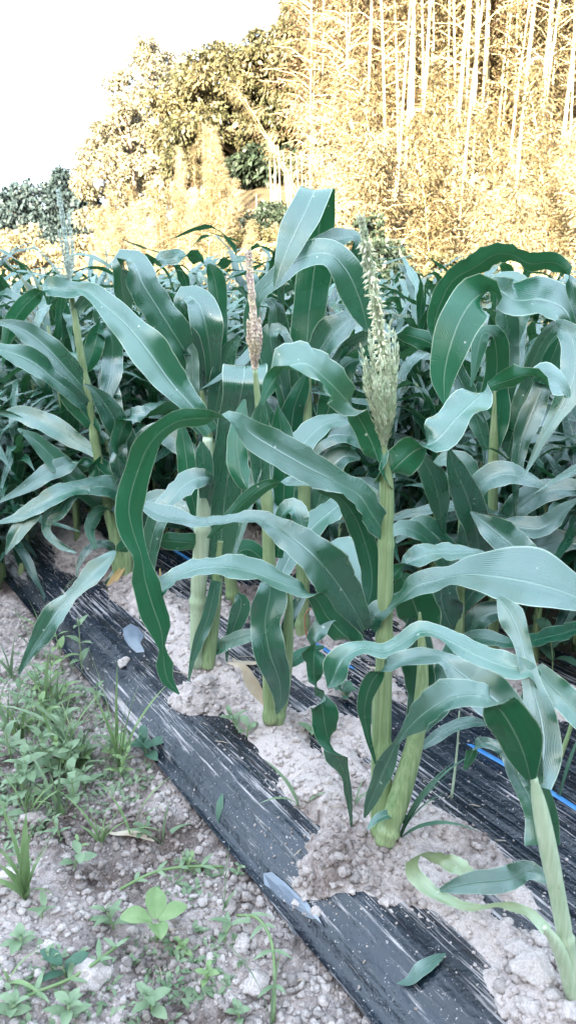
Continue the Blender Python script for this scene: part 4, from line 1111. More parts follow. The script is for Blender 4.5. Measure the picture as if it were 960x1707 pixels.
H_ = corn_plant('low leafy corn plant with upright spear leaves behind the central stalk', 762, 1102, [
    dict(p=[(738, 900, 8, 0), (735, 862, 18, 0), (730, 828, 36, 5), (718, 790, 38, 5), (705, 766, 18, 0), (698, 748, 2, 0)], dy=(0, -.1)),
    dict(p=[(790, 1000, 10, 0), (798, 930, 26, 5), (790, 870, 42, 10), (775, 820, 46, 5), (757, 780, 30, 0), (747, 744, 2, 0)], dy=(0, -.15)),
    dict(p=[(890, 955, 40, 10), (862, 918, 52, 15), (822, 884, 42, 15), (784, 853, 3, 10)], dy=(-.15, -.1)),
    dict(p=[(760, 1060, 20, 0), (740, 1020, 56, 0), (735, 985, 60, 5), (748, 952, 40, 15), (770, 930, 4, 10)], dy=(0, -.05), mat='leaf'),
    dict(p=[(770, 1060, 14, 0), (800, 1030, 40, 15), (830, 1020, 34, 25), (860, 1028, 6, 20)], dy=(0, -.05)),
    dict(p=[(760, 1000, 12, 0), (735, 930, 26, 10), (700, 890, 26, 30), (668, 880, 24, 30), (640, 900, 5, 10)], dy=(0, -.12)),
    dict(p=[(765, 960, 12, 0), (775, 880, 20, 10), (800, 810, 34, 25), (840, 790, 38, 40), (880, 800, 26, 35), (910, 815, 4, 30)], dy=(0, -.1)),
    dict(p=[(770, 990, 12, 0), (810, 920, 24, 10), (850, 880, 32, 25), (900, 880, 34, 30), (945, 845, 18, 25), (965, 830, 4, 20)], dy=(0, -.12)),
    dict(p=[(755, 1080, 12, 0), (790, 1062, 24, 10), (850, 1072, 20, 35), (920, 1060, 26, 35), (975, 1046, 20, 30), (1010, 1046, 4, 30)], dy=(0, -.2, -.5)),
    dict(p=[(768, 930, 14, 0), (735, 900, 30, 20), (705, 880, 34, 30), (678, 885, 22, 30), (660, 905, 4, 20)], dy=(0, -.05)),
    dict(p=[(766, 1020, 14, 0), (800, 975, 36, 10), (842, 958, 36, 22), (880, 965, 20, 25), (900, 975, 4, 20)], dy=(0, -.05)),
], [
    dict(p=[(764, 1104, 18), (766, 1000, 17), (768, 920, 14), (768, 850, 8)], nodes=(.1, .5)),
], SECOND)
# ---------------------------------------------------------------- the rest of the field
def filler_kind(seed, h, nl, lmax, tass=None, wmax=.054):
    """one plant grown round its stalk; returns [(part name, mesh)]"""
    rng = random.Random(seed); out = []
    lean = Vector((rng.uniform(-.08, .08), rng.uniform(-.08, .08), 0))
    def stem(z): return lean * z * z / h + Vector((0, 0, z))
    mb = MB()
    zs = [h * i / 14 for i in range(15)]
    mb.tube([stem(z) for z in zs], [0.0135 * (1 - 0.55 * i / 14) * (1.12 if i in (1, 4, 7, 10) else 1) for i in range(15)], 8)
    out.append(('stalk', mb.mesh('stalk', M['stalk']), None))
    phi = rng.uniform(0, 6.28)
    for i in range(nl):
        f = i / (nl - 1)
        z0 = h * (0.10 + 0.86 * f)
        az = phi + (i % 2) * math.pi + rng.uniform(-.45, .45)
        L = lmax * (0.62 + 0.5 * math.sin(math.pi * min(1, f * 0.9 + .1))) * rng.uniform(.85, 1.15)
        W = wmax * (0.7 + 0.4 * math.sin(math.pi * min(1, f + .15))) * rng.uniform(.85, 1.2)
        th0 = rad(rng.uniform(14, 30) - 6 * f); th1 = rad(rng.uniform(95, 160) - 40 * f * rng.random())
        bend = rng.uniform(.35, .6); tw = rng.uniform(-1.5, 1.5); tw0 = rng.uniform(-.2, .2); tws = rng.uniform(.25, .6)
        n = 22
        p = stem(z0).copy(); C, Wd, S, Nn = [], [], [], []
        daz = rng.uniform(-.5, .5)
        for k in range(n):
            s = k / (n - 1)
            q = 1 / (1 + math.exp(-(s - bend) * 9))
            th = th0 + (th1 - th0) * q + 0.18 * math.sin(s * 9 + seed)
            a = az + daz * s
            T = Vector((math.sin(th) * math.cos(a), math.sin(th) * math.sin(a), math.cos(th)))
            side = Vector((-math.sin(a), math.cos(a), 0))
            nn = side.cross(T) * -1           # upper face
            nn = T.cross(side)
            if nn.z < 0 and th < math.pi / 2: nn = -nn
            r = tw0 + tw * max(0, s - tws) / (1 - tws) + 0.25 * math.sin(s * 11 + i)
            Sv = side * math.cos(r) + nn * math.sin(r)
            N2 = Sv.cross(T) if Sv.cross(T).dot(nn) > 0 else T.cross(Sv)
            w = W * min(1, 0.38 + 3.0 * s) * (1 - max(0, (s - .35) / .65) ** 1.9)
            C.append(tuple(p)); Wd.append(max(w, .001)); S.append(tuple(Sv)); Nn.append(tuple(N2))
            p = p + T * (L / (n - 1))
        C, Wd, S, Nn = map(np.array, (C, Wd, S, Nn))
        # faces (S then T) have normal S x T; turn them so that it is the upper face
        flip = Vector(S[5]).cross(Vector(C[6] - C[5])).dot(Vector(Nn[5])) < 0
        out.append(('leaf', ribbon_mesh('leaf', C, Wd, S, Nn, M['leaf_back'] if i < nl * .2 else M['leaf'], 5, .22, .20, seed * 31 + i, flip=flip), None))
    if tass:
        top = stem(h)
        mb = MB(); r2 = random.Random(seed + 5)
        o = Vector((0, 0, 0))
        out.append(('tassel', tassel_branch([top, top + Vector((0.01, 0, .12)), top + Vector((.015, 0, .26))], .016, .003, .012, 4, o, M[tass], seed, 'tassel'), None))
    return out

KINDS_ = [filler_kind(11, 1.02, 18, .70), filler_kind(12, .95, 17, .72), filler_kind(13, 1.08, 18, .68), filler_kind(14, .90, 12, .58),
          filler_kind(15, 1.00, 18, .70), filler_kind(16, .60, 15, .55, wmax=.044), filler_kind(17, .52, 14, .50, wmax=.040), filler_kind(18, 1.04, 10, .60, 'tassel_blue')]

FIELD_ZONES = [(20, 'at the left edge'), (90, 'left of the grey green tassel'), (140, 'behind the grey green tassel'), (200, 'just right of the grey green tassel'),
               (270, 'behind the broad drooping leaf'), (340, 'behind the thin dark tassel'), (400, 'left of the pinkish tassel'), (445, 'behind the pinkish tassel'),
               (520, 'under the folded top leaf'), (590, 'left of the open tassel'), (650, 'behind the open tassel'), (720, 'just right of the open tassel'),
               (800, 'under the big arched leaf'), (870, 'under the wide bent leaf'), (930, 'near the right edge'), (9999, 'at the right edge')]

def filler(kind, t, s, rz, sc, label, group, z=0.03):
    P = TS(t, s)
    c = column((P.x, P.y, .9))
    label = label + ' ' + next(w for k, w in FIELD_ZONES if c < k)
    root = thing('corn_plant', label, 'corn plant', (P.x, P.y, z), group, rz)
    root.scale = (sc, sc, sc)
    for nm, me, _ in KINDS_[kind]:
        link(nm, me, root)
    return root

def fill_field():
    rng = random.Random(77)
    # front row beyond the leaning plant
    t = 3.12; first = True
    while t < 7.6:
        filler(rng.choice([0, 1, 3, 4]), t, 0.98 + .05 * rng.uniform(-1, 1), rng.uniform(0, 6.28), rng.uniform(.92, 1.05),
               'front row corn plant next to the leaning plant,' if first else 'front row corn plant far up the bed', FRONT, .07)
        first = False
        t += rng.uniform(.17, .25)
    # second row between the traced plants and beyond
    for t in [0.55] + [2.1 + .2 * i for i in range(27)]:
        filler(rng.choice([0, 1, 2, 4, 7 if t > 3 else 4]), t, 1.62 + .06 * rng.uniform(-1, 1), rng.uniform(0, 6.28), rng.uniform(.9, 1.04),
               'second row corn plant behind the slender sucker' if t < 1 else 'second row corn plant', SECOND, .07)
    rows = [(2.1, 'third row', 0.75), (2.75, 'fourth row', 0.35), (3.25, 'fifth row', 0.5), (4.0, 'sixth row', 1.6), (4.5, 'seventh row', 2.6)]
    for s0, nm, t0 in rows:
        t = t0
        while t < 7.6:
            far_right = t < 1.2
            filler(rng.choice([0, 1, 2, 3, 4]), t, s0 + .07 * rng.uniform(-1, 1), rng.uniform(0, 6.28), rng.uniform(.80, .95) if t < 1.6 else rng.uniform(.9, 1.05),
                   '%s corn plant' % nm, 'corn plants in the %s' % nm, .05)
            t += rng.uniform(.22, .34)
    # short young corn crowding the path left of the bed
    spots = [(2.98, .56), (3.02, .70), (3.08, .64), (3.16, .76), (3.0, .60), (3.12, .42), (3.2, .66), (3.28, .5), (3.3, .82), (3.42, .72), (3.55, .86), (3.6, .5), (3.05, .52), (3.2, .30), (3.45, .6), (3.5, .35), (3.8, .55), (3.75, .15), (4.1, .4), (4.3, .62), (4.6, .25), (4.8, .5), (5.2, .4), (5.6, .55), (3.35, .02), (4.1, 0), (5.0, .05)]
    for i, (t, s) in enumerate(spots):
        filler(5 + i % 2, t, s, rng.uniform(0, 6.28), rng.uniform(.9, 1.1),
               'short young corn beside the film' if t < 3.5 else 'short young corn beyond the film', 'short corn plants left of the bed', .0)
    # the foot of the far left rows is closed by low growth
    for i in range(26):
        t = 3.0 + i * .10
        filler(5 + i % 2, t, rng.choice([.85, 1.05, 1.25, 1.45]) if t > 3.5 else rng.choice([1.15, 1.35, 1.5]), rng.uniform(0, 6.28), rng.uniform(.85, 1.1),
               'low dark corn sucker in the front rows', 'low corn suckers between the rows', .06)
    for t in (2.8, 3.0, 3.2, 3.4, 3.65, 3.9):
        filler(rng.choice([0, 1, 4]), t, 1.32 + .05 * rng.uniform(-1, 1), rng.uniform(0, 6.28), rng.uniform(.78, .92), 'leafy corn plant between the first two rows', 'corn plants between the first two rows', .07)
    # low suckers under the tall plants keep the foot of the second row dark and full
    for i in range(92):
        t = 0.55 + i * .062 if i < 60 else 2.3 + (i - 60) * .12 + rng.uniform(-.08, .08)
        s = rng.choice([1.72, 1.85, 2.0, 2.2, 2.45])
        filler(5 + i % 2, t, s, rng.uniform(0, 6.28), rng.uniform(.85, 1.15),
               'low corn sucker behind the second row',
               'low corn suckers between the rows', .03)
fill_field()

# drip tape along the middle of the bed
def build_tape():
    t = np.arange(0.2, 3.2, .02)
    rows = []
    for k in t:
        s = 1.255 + .008 * math.sin(k * 3)
        z = float(bed_z(np.array([k]), np.array([s]))[0]) - .003 + .006 * math.sin(k * 7.5 - 5.6)
        rows.append((k, s, z))
    V, F = [], []
    for i, (k, s, z) in enumerate(rows):
        for (ds, dz) in ((-.007, 0), (-.005, .0025), (.005, .0025), (.007, 0)):
            p = TS(k, s + ds, z + dz); V.append(tuple(p))
    for i in range(len(rows) - 1):
        for j in range(3):
            F.append((i * 4 + j, i * 4 + j + 4, i * 4 + j + 5, i * 4 + j + 1))
    tag(link('drip_tape', mesh_np('drip_tape', V, F, M['tape'], True)), 'flat blue drip irrigation tape running along the middle of the black film', 'drip tape')
build_tape()

# film hem turned over; its grey-blue is sky sheen put into the colour
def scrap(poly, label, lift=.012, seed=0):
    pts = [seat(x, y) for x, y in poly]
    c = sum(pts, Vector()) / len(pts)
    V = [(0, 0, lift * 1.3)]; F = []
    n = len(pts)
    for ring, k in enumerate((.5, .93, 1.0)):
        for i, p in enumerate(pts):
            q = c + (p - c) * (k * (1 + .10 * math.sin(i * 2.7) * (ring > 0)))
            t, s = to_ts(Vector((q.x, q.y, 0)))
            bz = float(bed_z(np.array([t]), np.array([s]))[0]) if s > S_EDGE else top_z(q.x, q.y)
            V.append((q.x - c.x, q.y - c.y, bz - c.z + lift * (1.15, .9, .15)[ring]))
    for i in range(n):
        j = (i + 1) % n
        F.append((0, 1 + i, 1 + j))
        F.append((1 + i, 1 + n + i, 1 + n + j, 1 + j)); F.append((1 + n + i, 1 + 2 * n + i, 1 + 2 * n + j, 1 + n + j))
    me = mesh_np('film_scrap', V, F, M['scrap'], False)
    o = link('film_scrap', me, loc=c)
    return tag(o, label, 'film scrap', 'film scraps with painted sky sheen on the hem')
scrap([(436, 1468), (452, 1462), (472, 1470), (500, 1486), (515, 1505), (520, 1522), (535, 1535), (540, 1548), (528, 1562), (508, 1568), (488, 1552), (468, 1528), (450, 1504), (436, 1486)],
      'smooth grey blue film scrap with painted sky sheen on the hem before the central plant', .008)
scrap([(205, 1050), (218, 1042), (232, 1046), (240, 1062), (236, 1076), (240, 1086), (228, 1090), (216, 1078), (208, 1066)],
      'small grey blue film scrap with painted sky sheen on the far hem behind the weeds', .008)

# cut leaf lying on the film and other litter
def lying_leaf(ctrl, label, mat, nm='fallen_leaf', lift=.008, up=1, tilt=50, fold=.1):
    c0 = seat(*ctrl[0][:2]); rows = []
    P = []
    for (x, y, w) in ctrl:
        p = seat(x, y); P.append((p.x, p.y, p.z + lift, w * pxm(p.y, y)))
    D = catmull(np.array(P), 16)
    C = D[:, :3]; W = np.maximum(D[:, 3], .001)
    S, Nn = [], []
    for i in range(16):
        T = Vector(C[min(i + 1, 15)] - C[max(i - 1, 0)]).normalized()
        s = Vector((0, 0, 1)).cross(T).normalized(); S.append(tuple(s)); Nn.append(tuple(T.cross(s)))
    me = ribbon_mesh(nm, C, W, np.array(S), np.array(Nn), M[mat], 5, fold, .06, 5, c0, flip=True)
    return tag(link(nm, me, loc=c0), label, 'fallen leaf', 'leaves lying on the ground')
lying_leaf([(742, 1596, 3), (725, 1606, 20), (700, 1622, 26), (680, 1635, 18), (661, 1645, 2)], 'cut green leaf tip with a ragged end lying on the dark film', 'leaf')
lying_leaf([(168, 1384, 3), (190, 1389, 8), (215, 1393, 14), (240, 1400, 12), (258, 1408, 2)], 'pinkish dry leaf lying on the bare soil left of the film', 'dry')
lying_leaf([(372, 1372, 3), (368, 1380, 12), (366, 1392, 2)], 'tiny green leaf scrap stuck on the shiny film edge', 'weed_dark')
lying_leaf([(610, 1115, 3), (640, 1120, 10), (660, 1122, 3)], 'pale dry strip of leaf on the film behind the central stalk', 'dry')
lying_leaf([(441, 1105, 3), (420, 1110, 14), (395, 1108, 10), (388, 1103, 2)], 'whitish dry strip of leaf on the film beside the pale foot', 'dry')

def litter():
    rng = np.random.default_rng(21); mb = MB()
    for _ in range(190):
        t = .8 + 2.2 * rng.random(); q = rng.random()
        s = -.2 + (S_EDGE + .15) * rng.random() if q < .6 else .7 + .9 * rng.random()
        p = TS(t, s); z = top_z(p.x, p.y); a = rng.random() * 6.28; L = .006 + .022 * rng.random() ** 2
        d = Vector((math.cos(a), math.sin(a), .15 * (rng.random() - .3))) * L
        c = Vector((p.x, p.y, z + .003))
        mb.tube([c - d, c + Vector((0, 0, .002 * rng.random())), c + d], [.0006, .0009, .0005], 4)
    tag(link('debris', mb.mesh('debris', M['dry'])), 'bits of straw and dead leaf strewn over soil and film', 'debris', kind='stuff')
litter()
# ---------------------------------------------------------------- weeds
def blade(base, az, L, w, th0, th1, mat, shape='lance', seed=0, n=9, twist=0.0, nc=3, fold=.25):
    """one weed leaf as a small ribbon, local coordinates"""
    p = Vector(base); C, W, S, Nn = [], [], [], []
    for k in range(n):
        s = k / (n - 1)
        th = th0 + (th1 - th0) * s
        T = Vector((math.sin(th) * math.cos(az), math.sin(th) * math.sin(az), math.cos(th)))
        side = Vector((-math.sin(az), math.cos(az), 0))
        r = twist * s
        nn = T.cross(side)
        if nn.z < 0: nn = -nn
        Sv = side * math.cos(r) + nn * math.sin(r)
        if shape == 'grass': ww = min(1, .45 + 2 * s) * (1 - s ** 2.2)
        elif shape == 'round': ww = math.sin(math.pi * min(.985, .06 + .94 * s) ** .9) ** .55
        elif shape == 'oval': ww = math.sin(math.pi * min(.985, .04 + .95 * s)) ** .8
        else: ww = math.sin(math.pi * min(.985, (.05 + .94 * s)) ** .75) ** .9
        C.append(tuple(p)); W.append(max(.0008, w * ww)); S.append(tuple(Sv)); Nn.append(tuple(nn))
        p = p + T * (L / (n - 1))
    C, W, S, Nn = map(np.array, (C, W, S, Nn))
    k = n // 2
    flip = Vector(S[k]).cross(Vector(C[k + 1] - C[k])).dot(Vector(Nn[k])) < 0
    return ribbon_mesh('leaf', C, W, S, Nn, mat, nc, fold, .05, seed, flip=flip)

def weed_root(px, py, name, label, group):
    b = seat(px, py); b.z -= .004
    return thing(name, label, 'weed', b, group), pxm(b.y, py)

def grass_weed(px, py, label, blades, mat='weed', stem=None):
    """blades: (tip dx px, tip dy px up, width px)"""
    r, u = weed_root(px, py, 'grass_weed', label, 'grass weeds beside the film')
    rng = random.Random(int(px * 31 + py))
    for i, (dx, dy, w) in enumerate(blades):
        L = math.hypot(dx, dy) * u * 1.4
        lean = math.atan2(abs(dx), max(8, dy))
        az = (0 if dx >= 0 else math.pi) + rng.uniform(-.6, .6)
        link('leaf', blade((rng.uniform(-.004, .004), rng.uniform(-.004, .004), 0), az, L, w * u, lean * .45, min(2.4, lean * 1.6 + .1), M[mat], 'grass', int(px) + 7 + i, 10, rng.uniform(-.6, .6)), r)
    if stem:
        mb = MB(); dx, dy = stem
        mb.tube([(0, 0, 0), (dx * u * .4, 0, dy * u * .5), (dx * u, 0, dy * u)], [.0026, .002, .0012], 6)
        link('stem', mb.mesh('stem', M['weed_stem']), r)
    return r

def herb(px, py, label, h, pairs, leaf, mat='weed', shape='lance', lean=(0, 0), seed=0):
    """upright herb with opposite leaves; h and leaf size in photo px"""
    r, u = weed_root(px, py, 'herb_weed', label, 'broad leaved weeds beside the film')
    rng = random.Random(int(seed * 77 + px * 13 + py))
    H = h * u * 1.15
    lx, ly = lean[0] * u, lean[1] * u
    mb = MB()
    def sp(f): return Vector((lx * f * f, ly * f * f, H * f))
    mb.tube([sp(i / 5) for i in range(6)], [.0024 * (1 - .5 * i / 5) for i in range(6)], 6)
    link('stem', mb.mesh('stem', M['weed_stem']), r)
    az = rng.uniform(0, 6.28)
    for k in range(pairs):
        f = (k + 1) / pairs
        for j in (0, 1):
            a = az + k * 1.57 + j * math.pi + rng.uniform(-.35, .35)
            L = 1.35 * leaf * u * (1.15 - .45 * f if pairs > 2 else 1) * rng.uniform(.85, 1.15)
            w = L * {'lance': .34, 'oval': .5, 'round': .85}[shape]
            link('leaf', blade(sp(f), a, L, w, rad(rng.uniform(35, 65)), rad(rng.uniform(85, 120)), M[mat], shape, k * 2 + j, 8, rng.uniform(-.4, .4), 5 if leaf > 24 else 3), r)
    if pairs > 2:
        for j in range(2):
            link('leaf', blade(sp(1), az + .8 + j * 3.1, leaf * .5 * u, leaf * .17 * u, .3, .9, M[mat], shape, 90 + j, 6), r)
    return r

# tall grasses traced one at a time
grass_weed(200, 1285, 'tall green grass weed standing against the shiny film edge', [(45, 160, 10), (2, 150, 8), (-18, 165, 9), (-30, 105, 9), (60, 110, 9), (18, 120, 7), (-35, 60, 9), (30, 60, 8), (8, 95, 8)], 'weed_bright', (0, 70))
grass_weed(133, 1262, 'slanting grass weed with long arching leaves left of the tall one', [(-80, 120, 13), (40, 100, 12), (-120, 60, 10), (30, 60, 11), (-30, 80, 9), (12, 40, 8)], 'weed', (-22, 105))
grass_weed(44, 1500, 'broad bladed grass weed growing at the left edge', [(-14, 150, 14), (-38, 100, 22), (10, 130, 22), (45, 100, 12), (-25, 60, 18), (60, 40, 14), (24, 115, 12), (-50, 45, 16), (32, 70, 12)], 'weed_bright')
grass_weed(268, 1408, 'two armed grass seedling with a dusty stem near the film', [(-18, -55, 13), (55, 12, 13), (-4, 90, 7), (10, 60, 7)], 'weed')
grass_weed(372, 1520, 'thin upright grass beside the film corner', [(3, 95, 6), (-8, 60, 8), (20, 30, 8)], 'weed')
grass_weed(665, 1402, 'slender grass tuft leaning right at the foot of the central stalks', [(95, 130, 9), (60, 110, 8), (125, 90, 8), (30, 60, 7), (100, 40, 10), (50, 90, 8), (-5, 35, 9)], 'weed_dark')
grass_weed(185, 1300, 'thin pale grass behind the leafy weeds', [(-10, 70, 6), (14, 60, 6), (28, 40, 6)], 'weed')
grass_weed(22, 1130, 'low grass weed at the far left edge', [(-30, 40, 10), (30, 30, 10), (10, 60, 8), (45, 15, 9), (-15, 60, 8)], 'weed')
grass_weed(60, 1095, 'grass weed under the long drooping corn leaf', [(-40, 50, 9), (30, 70, 8), (-20, 80, 8), (50, 30, 9)], 'weed')
grass_weed(15, 1225, 'dense low grass on the left edge behind the leafy weeds', [(-20, 60, 9), (25, 70, 9), (50, 40, 9), (-40, 30, 9), (10, 90, 7)], 'weed')
grass_weed(12, 1640, 'flat grass blade reaching in from the left edge', [(75, 12, 14), (40, 40, 8), (-10, 20, 9)], 'weed_bright')
grass_weed(452, 1707, 'bent grass stem standing at the bottom near the film edge', [(8, 110, 8), (-55, 160, 8)], 'weed')
grass_weed(500, 1345, 'short grass seedling on the heaped soil with a bent stem', [(-45, 60, 10), (-60, 30, 8), (40, 20, 6)], 'weed')
grass_weed(590, 1340, 'little grass seedling left of the central stalk', [(10, 40, 6), (-8, 30, 6), (20, 20, 6)], 'weed')
grass_weed(930, 1330, 'thin grass stem crossing the blue tape at the right', [(30, 120, 8), (-10, 60, 6)], 'weed_dark')

# the four-leaved weed near the bottom
r, u = weed_root(262, 1572, 'herb_weed', 'low bright green weed with four broad round leaves', 'broad leaved weeds beside the film')
mb = MB(); mb.tube([(0, 0, 0), (0, 0, .02), (0, -.002, .045)], [.003, .0025, .002], 6)
link('stem', mb.mesh('stem', M['weed_stem']), r)
for q, (dx, dy, L, w) in enumerate([(-8, 50, 50, 36), (-38, -2, 50, 33), (36, 12, 46, 30), (14, -34, 50, 34)]):
    az = math.atan2(dy * 1.25, dx)
    link('leaf', blade((.006 * math.cos(az), .006 * math.sin(az), .047), az, L * u * 1.1, w * u * .98, rad(46 + 9 * (q % 3)), rad(92 + 12 * (q % 2)), M['weed_bright'], 'oval', int(L), 14, (.35, -.3, .25, -.4, 0)[q], 9, .38), r)

HERBS = [
    (125, 1470 - 20, 'three leaved seedling on the dark bare soil left of the four leaved weed', 30, 2, 24, 'weed', 'oval'),
    (190, 1548, 'small weed with narrow leaves left of the four leaved weed', 34, 3, 36, 'weed', 'lance'),
    (374, 1570, 'small drooping weed right of the four leaved weed', 34, 2, 32, 'weed', 'lance'),
    (310, 1590, 'low sprig of tiny leaves behind the four leaved weed', 26, 3, 16, 'weed_bright', 'oval'),
    (255, 1690, 'broad soft weed cut by the bottom edge of the picture', 36, 3, 32, 'weed', 'oval'),
    (115, 1700, 'pale leaved weed at the bottom left corner', 30, 3, 34, 'weed', 'oval'),
    (20, 1700, 'leafy weed in the lowest left corner', 34, 3, 30, 'weed', 'oval'),
    (110, 1625, 'dark rounded leaf weed beside the big smooth clod', 24, 2, 34, 'weed_dark', 'oval'),
    (90, 1620, 'little sprig left of the big smooth clod', 30, 3, 18, 'weed', 'lance'),
    (125, 1345, 'leafy weed with pale opposite leaves at the right of the clump', 60, 3, 32, 'weed', 'oval'),
    (45, 1320, 'tall leafy weed with a single raised pale leaf', 62, 4, 34, 'weed', 'oval'),
    (75, 1285, 'spreading weed with pointed leaves in the middle of the clump', 56, 4, 36, 'weed', 'lance'),
    (110, 1255, 'weed with lance leaves under the slanting grass', 60, 4, 34, 'weed', 'lance'),
    (20, 1270, 'weed with pointed leaves at the left edge of the clump', 56, 4, 34, 'weed', 'lance'),
    (148, 1275, 'bushy weed at the foot of the slanting grass', 40, 3, 28, 'weed', 'lance'),
    (195, 1270, 'small leafy weed beneath the tall grass weed', 26, 2, 26, 'weed_bright', 'oval'),
    (245, 1262, 'toothed dark weed hanging over the film edge', 26, 3, 34, 'weed_dark', 'oval'),
    (138, 1128, 'upright herb with a leafy crown before the far film scrap', 82, 3, 28, 'weed', 'lance'),
    (105, 1120, 'leafy herb growing beside the far film scrap', 76, 4, 26, 'weed_bright', 'lance'),
    (85, 1150, 'low pale herb under the drooping corn leaf', 40, 3, 24, 'weed_bright', 'oval'),
    (30, 1180, 'fine leaved herb at the left edge', 40, 4, 22, 'weed', 'lance'),
    (60, 1205, 'small herb between the left grasses', 40, 3, 24, 'weed', 'lance'),
    (235, 1395, 'dusty small sprig beside the two armed seedling', 30, 3, 15, 'weed', 'oval'),
    (310, 1450, 'feathery little weed before the film edge', 30, 4, 14, 'weed_bright', 'oval'),
    (395, 1462, 'tiny weed at the very corner of the film hem', 20, 3, 12, 'weed', 'oval'),
    (135, 1420, 'tiny pale seedling on dark soil above the three leaved one', 22, 2, 14, 'weed_bright', 'lance'),
    (70, 1530, 'small two leaved weed below the broad grass', 24, 2, 24, 'weed', 'lance'),
    (35, 1580, 'weed with lobed leaves low at the left edge', 26, 3, 26, 'weed', 'oval'),
    (395, 1215, 'small weed on the dark heaped soil left of the pale foot', 24, 3, 26, 'weed', 'lance'),
    (412, 1225, 'tiny weed beside the pale foot of the pinkish tassel plant', 20, 2, 18, 'weed', 'oval'),
    (520, 1225, 'flat rosette weed on the pale soil left of the central stalk', 10, 2, 22, 'weed', 'oval'),
    (578, 1165, 'dark rosette weed behind the twisted leaf', 18, 3, 26, 'weed_dark', 'oval'),
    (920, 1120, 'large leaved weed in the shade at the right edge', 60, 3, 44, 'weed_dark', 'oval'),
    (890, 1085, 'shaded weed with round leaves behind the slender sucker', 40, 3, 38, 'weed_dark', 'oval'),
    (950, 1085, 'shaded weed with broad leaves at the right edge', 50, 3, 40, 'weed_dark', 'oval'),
    (345, 1640, 'small sprig right of the four leaved weed near the bottom', 30, 3, 18, 'weed_bright', 'oval'),
    (400, 1700, 'leaf tuft at the bottom edge before the film', 22, 3, 22, 'weed', 'oval'),
    (160, 1180, 'sprig of pale leaves at the film edge left of the tall grass', 36, 3, 20, 'weed', 'lance'),
    (10, 1370, 'pale weed at the left edge above the broad grass', 36, 3, 26, 'weed', 'oval'),
    (100, 1395, 'small weed on the edge of the leafy clump', 30, 3, 20, 'weed', 'lance'),
]
for i, (px, py, lab, h, pr, lf, mt, sh) in enumerate(HERBS):
    herb(px, py, lab, h, pr, lf, mt, sh, (random.Random(i).uniform(-14, 14), 0), i)

# CLUMP: the crowded weeds at the left, nothing tells most of them apart
rw = random.Random(12)
for i in range(24):
    px = rw.uniform(-5, 250); py = rw.uniform(1120, 1375)
    if px > 90 + (py - 1060) * .55 or (px > 150 and py > 1330): continue
    herb(px, py, 'pale green leafy weed in the crowded clump at the left below the drooping leaf', rw.uniform(22, 56), rw.choice([3, 3, 4]), rw.uniform(20, 30),
         rw.choice(['weed', 'weed', 'weed_bright']), rw.choice(['lance', 'oval', 'lance']), (rw.uniform(-14, 14), 0), 300 + i)

for i in range(26):
    px = rw.uniform(-5, 260); py = rw.uniform(1060, 1420)
    if px > 80 + (py - 1060) * .6: continue
    grass_weed(px, py, 'wispy thin grass weed among the leafy weeds at the left', [(rw.uniform(-55, 55), rw.uniform(25, 95), rw.uniform(4, 8)) for _ in range(rw.randint(4, 8))], rw.choice(['weed', 'weed_bright']))

# trailing runner
def runner(pts, label, wr=.0028, mat='weed'):
    P = [seat(x, y) + Vector((0, 0, dz)) for x, y, dz in pts]
    o = P[0]
    r = thing('trailing_weed', label, 'weed', o, 'trailing weeds over the soil')
    D = catmull(np.array([list(p - o) for p in P]), 20)
    mb = MB(); mb.tube([Vector(d) for d in D], [wr] * 20, 6)
    link('stem', mb.mesh('stem', M['weed_bright']), r)
    rng = random.Random(int(pts[0][0]))
    for i in range(3, 19, 4):
        for sd in (-1, 1):
            T = Vector(D[i + 1]) - Vector(D[i])
            az = math.atan2(T.y, T.x) + sd * rng.uniform(.6, 1.2)
            link('leaf', blade(tuple(D[i]), az, rng.uniform(.022, .045), .009, rad(70), rad(105), M[mat], 'lance', i, 7), r)
    return r
runner([(20, 1685, .01), (70, 1668, .02), (125, 1645, .025), (170, 1620, .03), (200, 1590, .02), (215, 1570, .01)], 'trailing green runner crossing in front of the big smooth clod')
runner([(200, 1490, .01), (260, 1475, .03), (320, 1460, .03), (372, 1450, .01)], 'long pale runner lying across the soil towards the film corner', .003)
runner([(395, 1535, .01), (430, 1570, .04), (452, 1610, .05), (458, 1660, .03), (456, 1705, .0)], 'arched runner bending down at the bottom before the film edge', .0028)

# thin stalks on the bed
def straw(pts, label, mat, r0=.003, cat='stem', Y=None):
    P = [seat(*pts[0])] + [at(x, y, seat(*pts[0]).y + d) for x, y, d in [(p[0], p[1], 0) for p in pts[1:]]]
    o = P[0]; mb = MB()
    D = catmull(np.array([list(p - o) for p in P]), 14)
    mb.tube([Vector(d) for d in D], [r0 * (1 - .04 * i) for i in range(14)], 6)
    return tag(link('dry_stem', mb.mesh('dry_stem', M[mat]), loc=o), label, cat, 'dry stems standing on the bed')
straw([(752, 1330), (757, 1290), (763, 1230), (765, 1185)], 'thin pale straw standing behind the grass tuft', 'stalk_pale')
straw([(917, 1310), (930, 1270), (948, 1220), (958, 1180)], 'greyish thick weed stem standing beside the blue tape', 'weed_stem', .007)
straw([(512, 1062), (508, 1035), (512, 1018), (528, 1012)], 'rusty bent root standing beside the blue tape', 'rust')
straw([(538, 1040), (537, 1010), (535, 985)], 'rusty straight root behind the leaning leaves', 'rust')
straw([(268, 985), (268, 965), (267, 948)], 'short cut yellow stub on the soil between the plants', 'straw', .005)

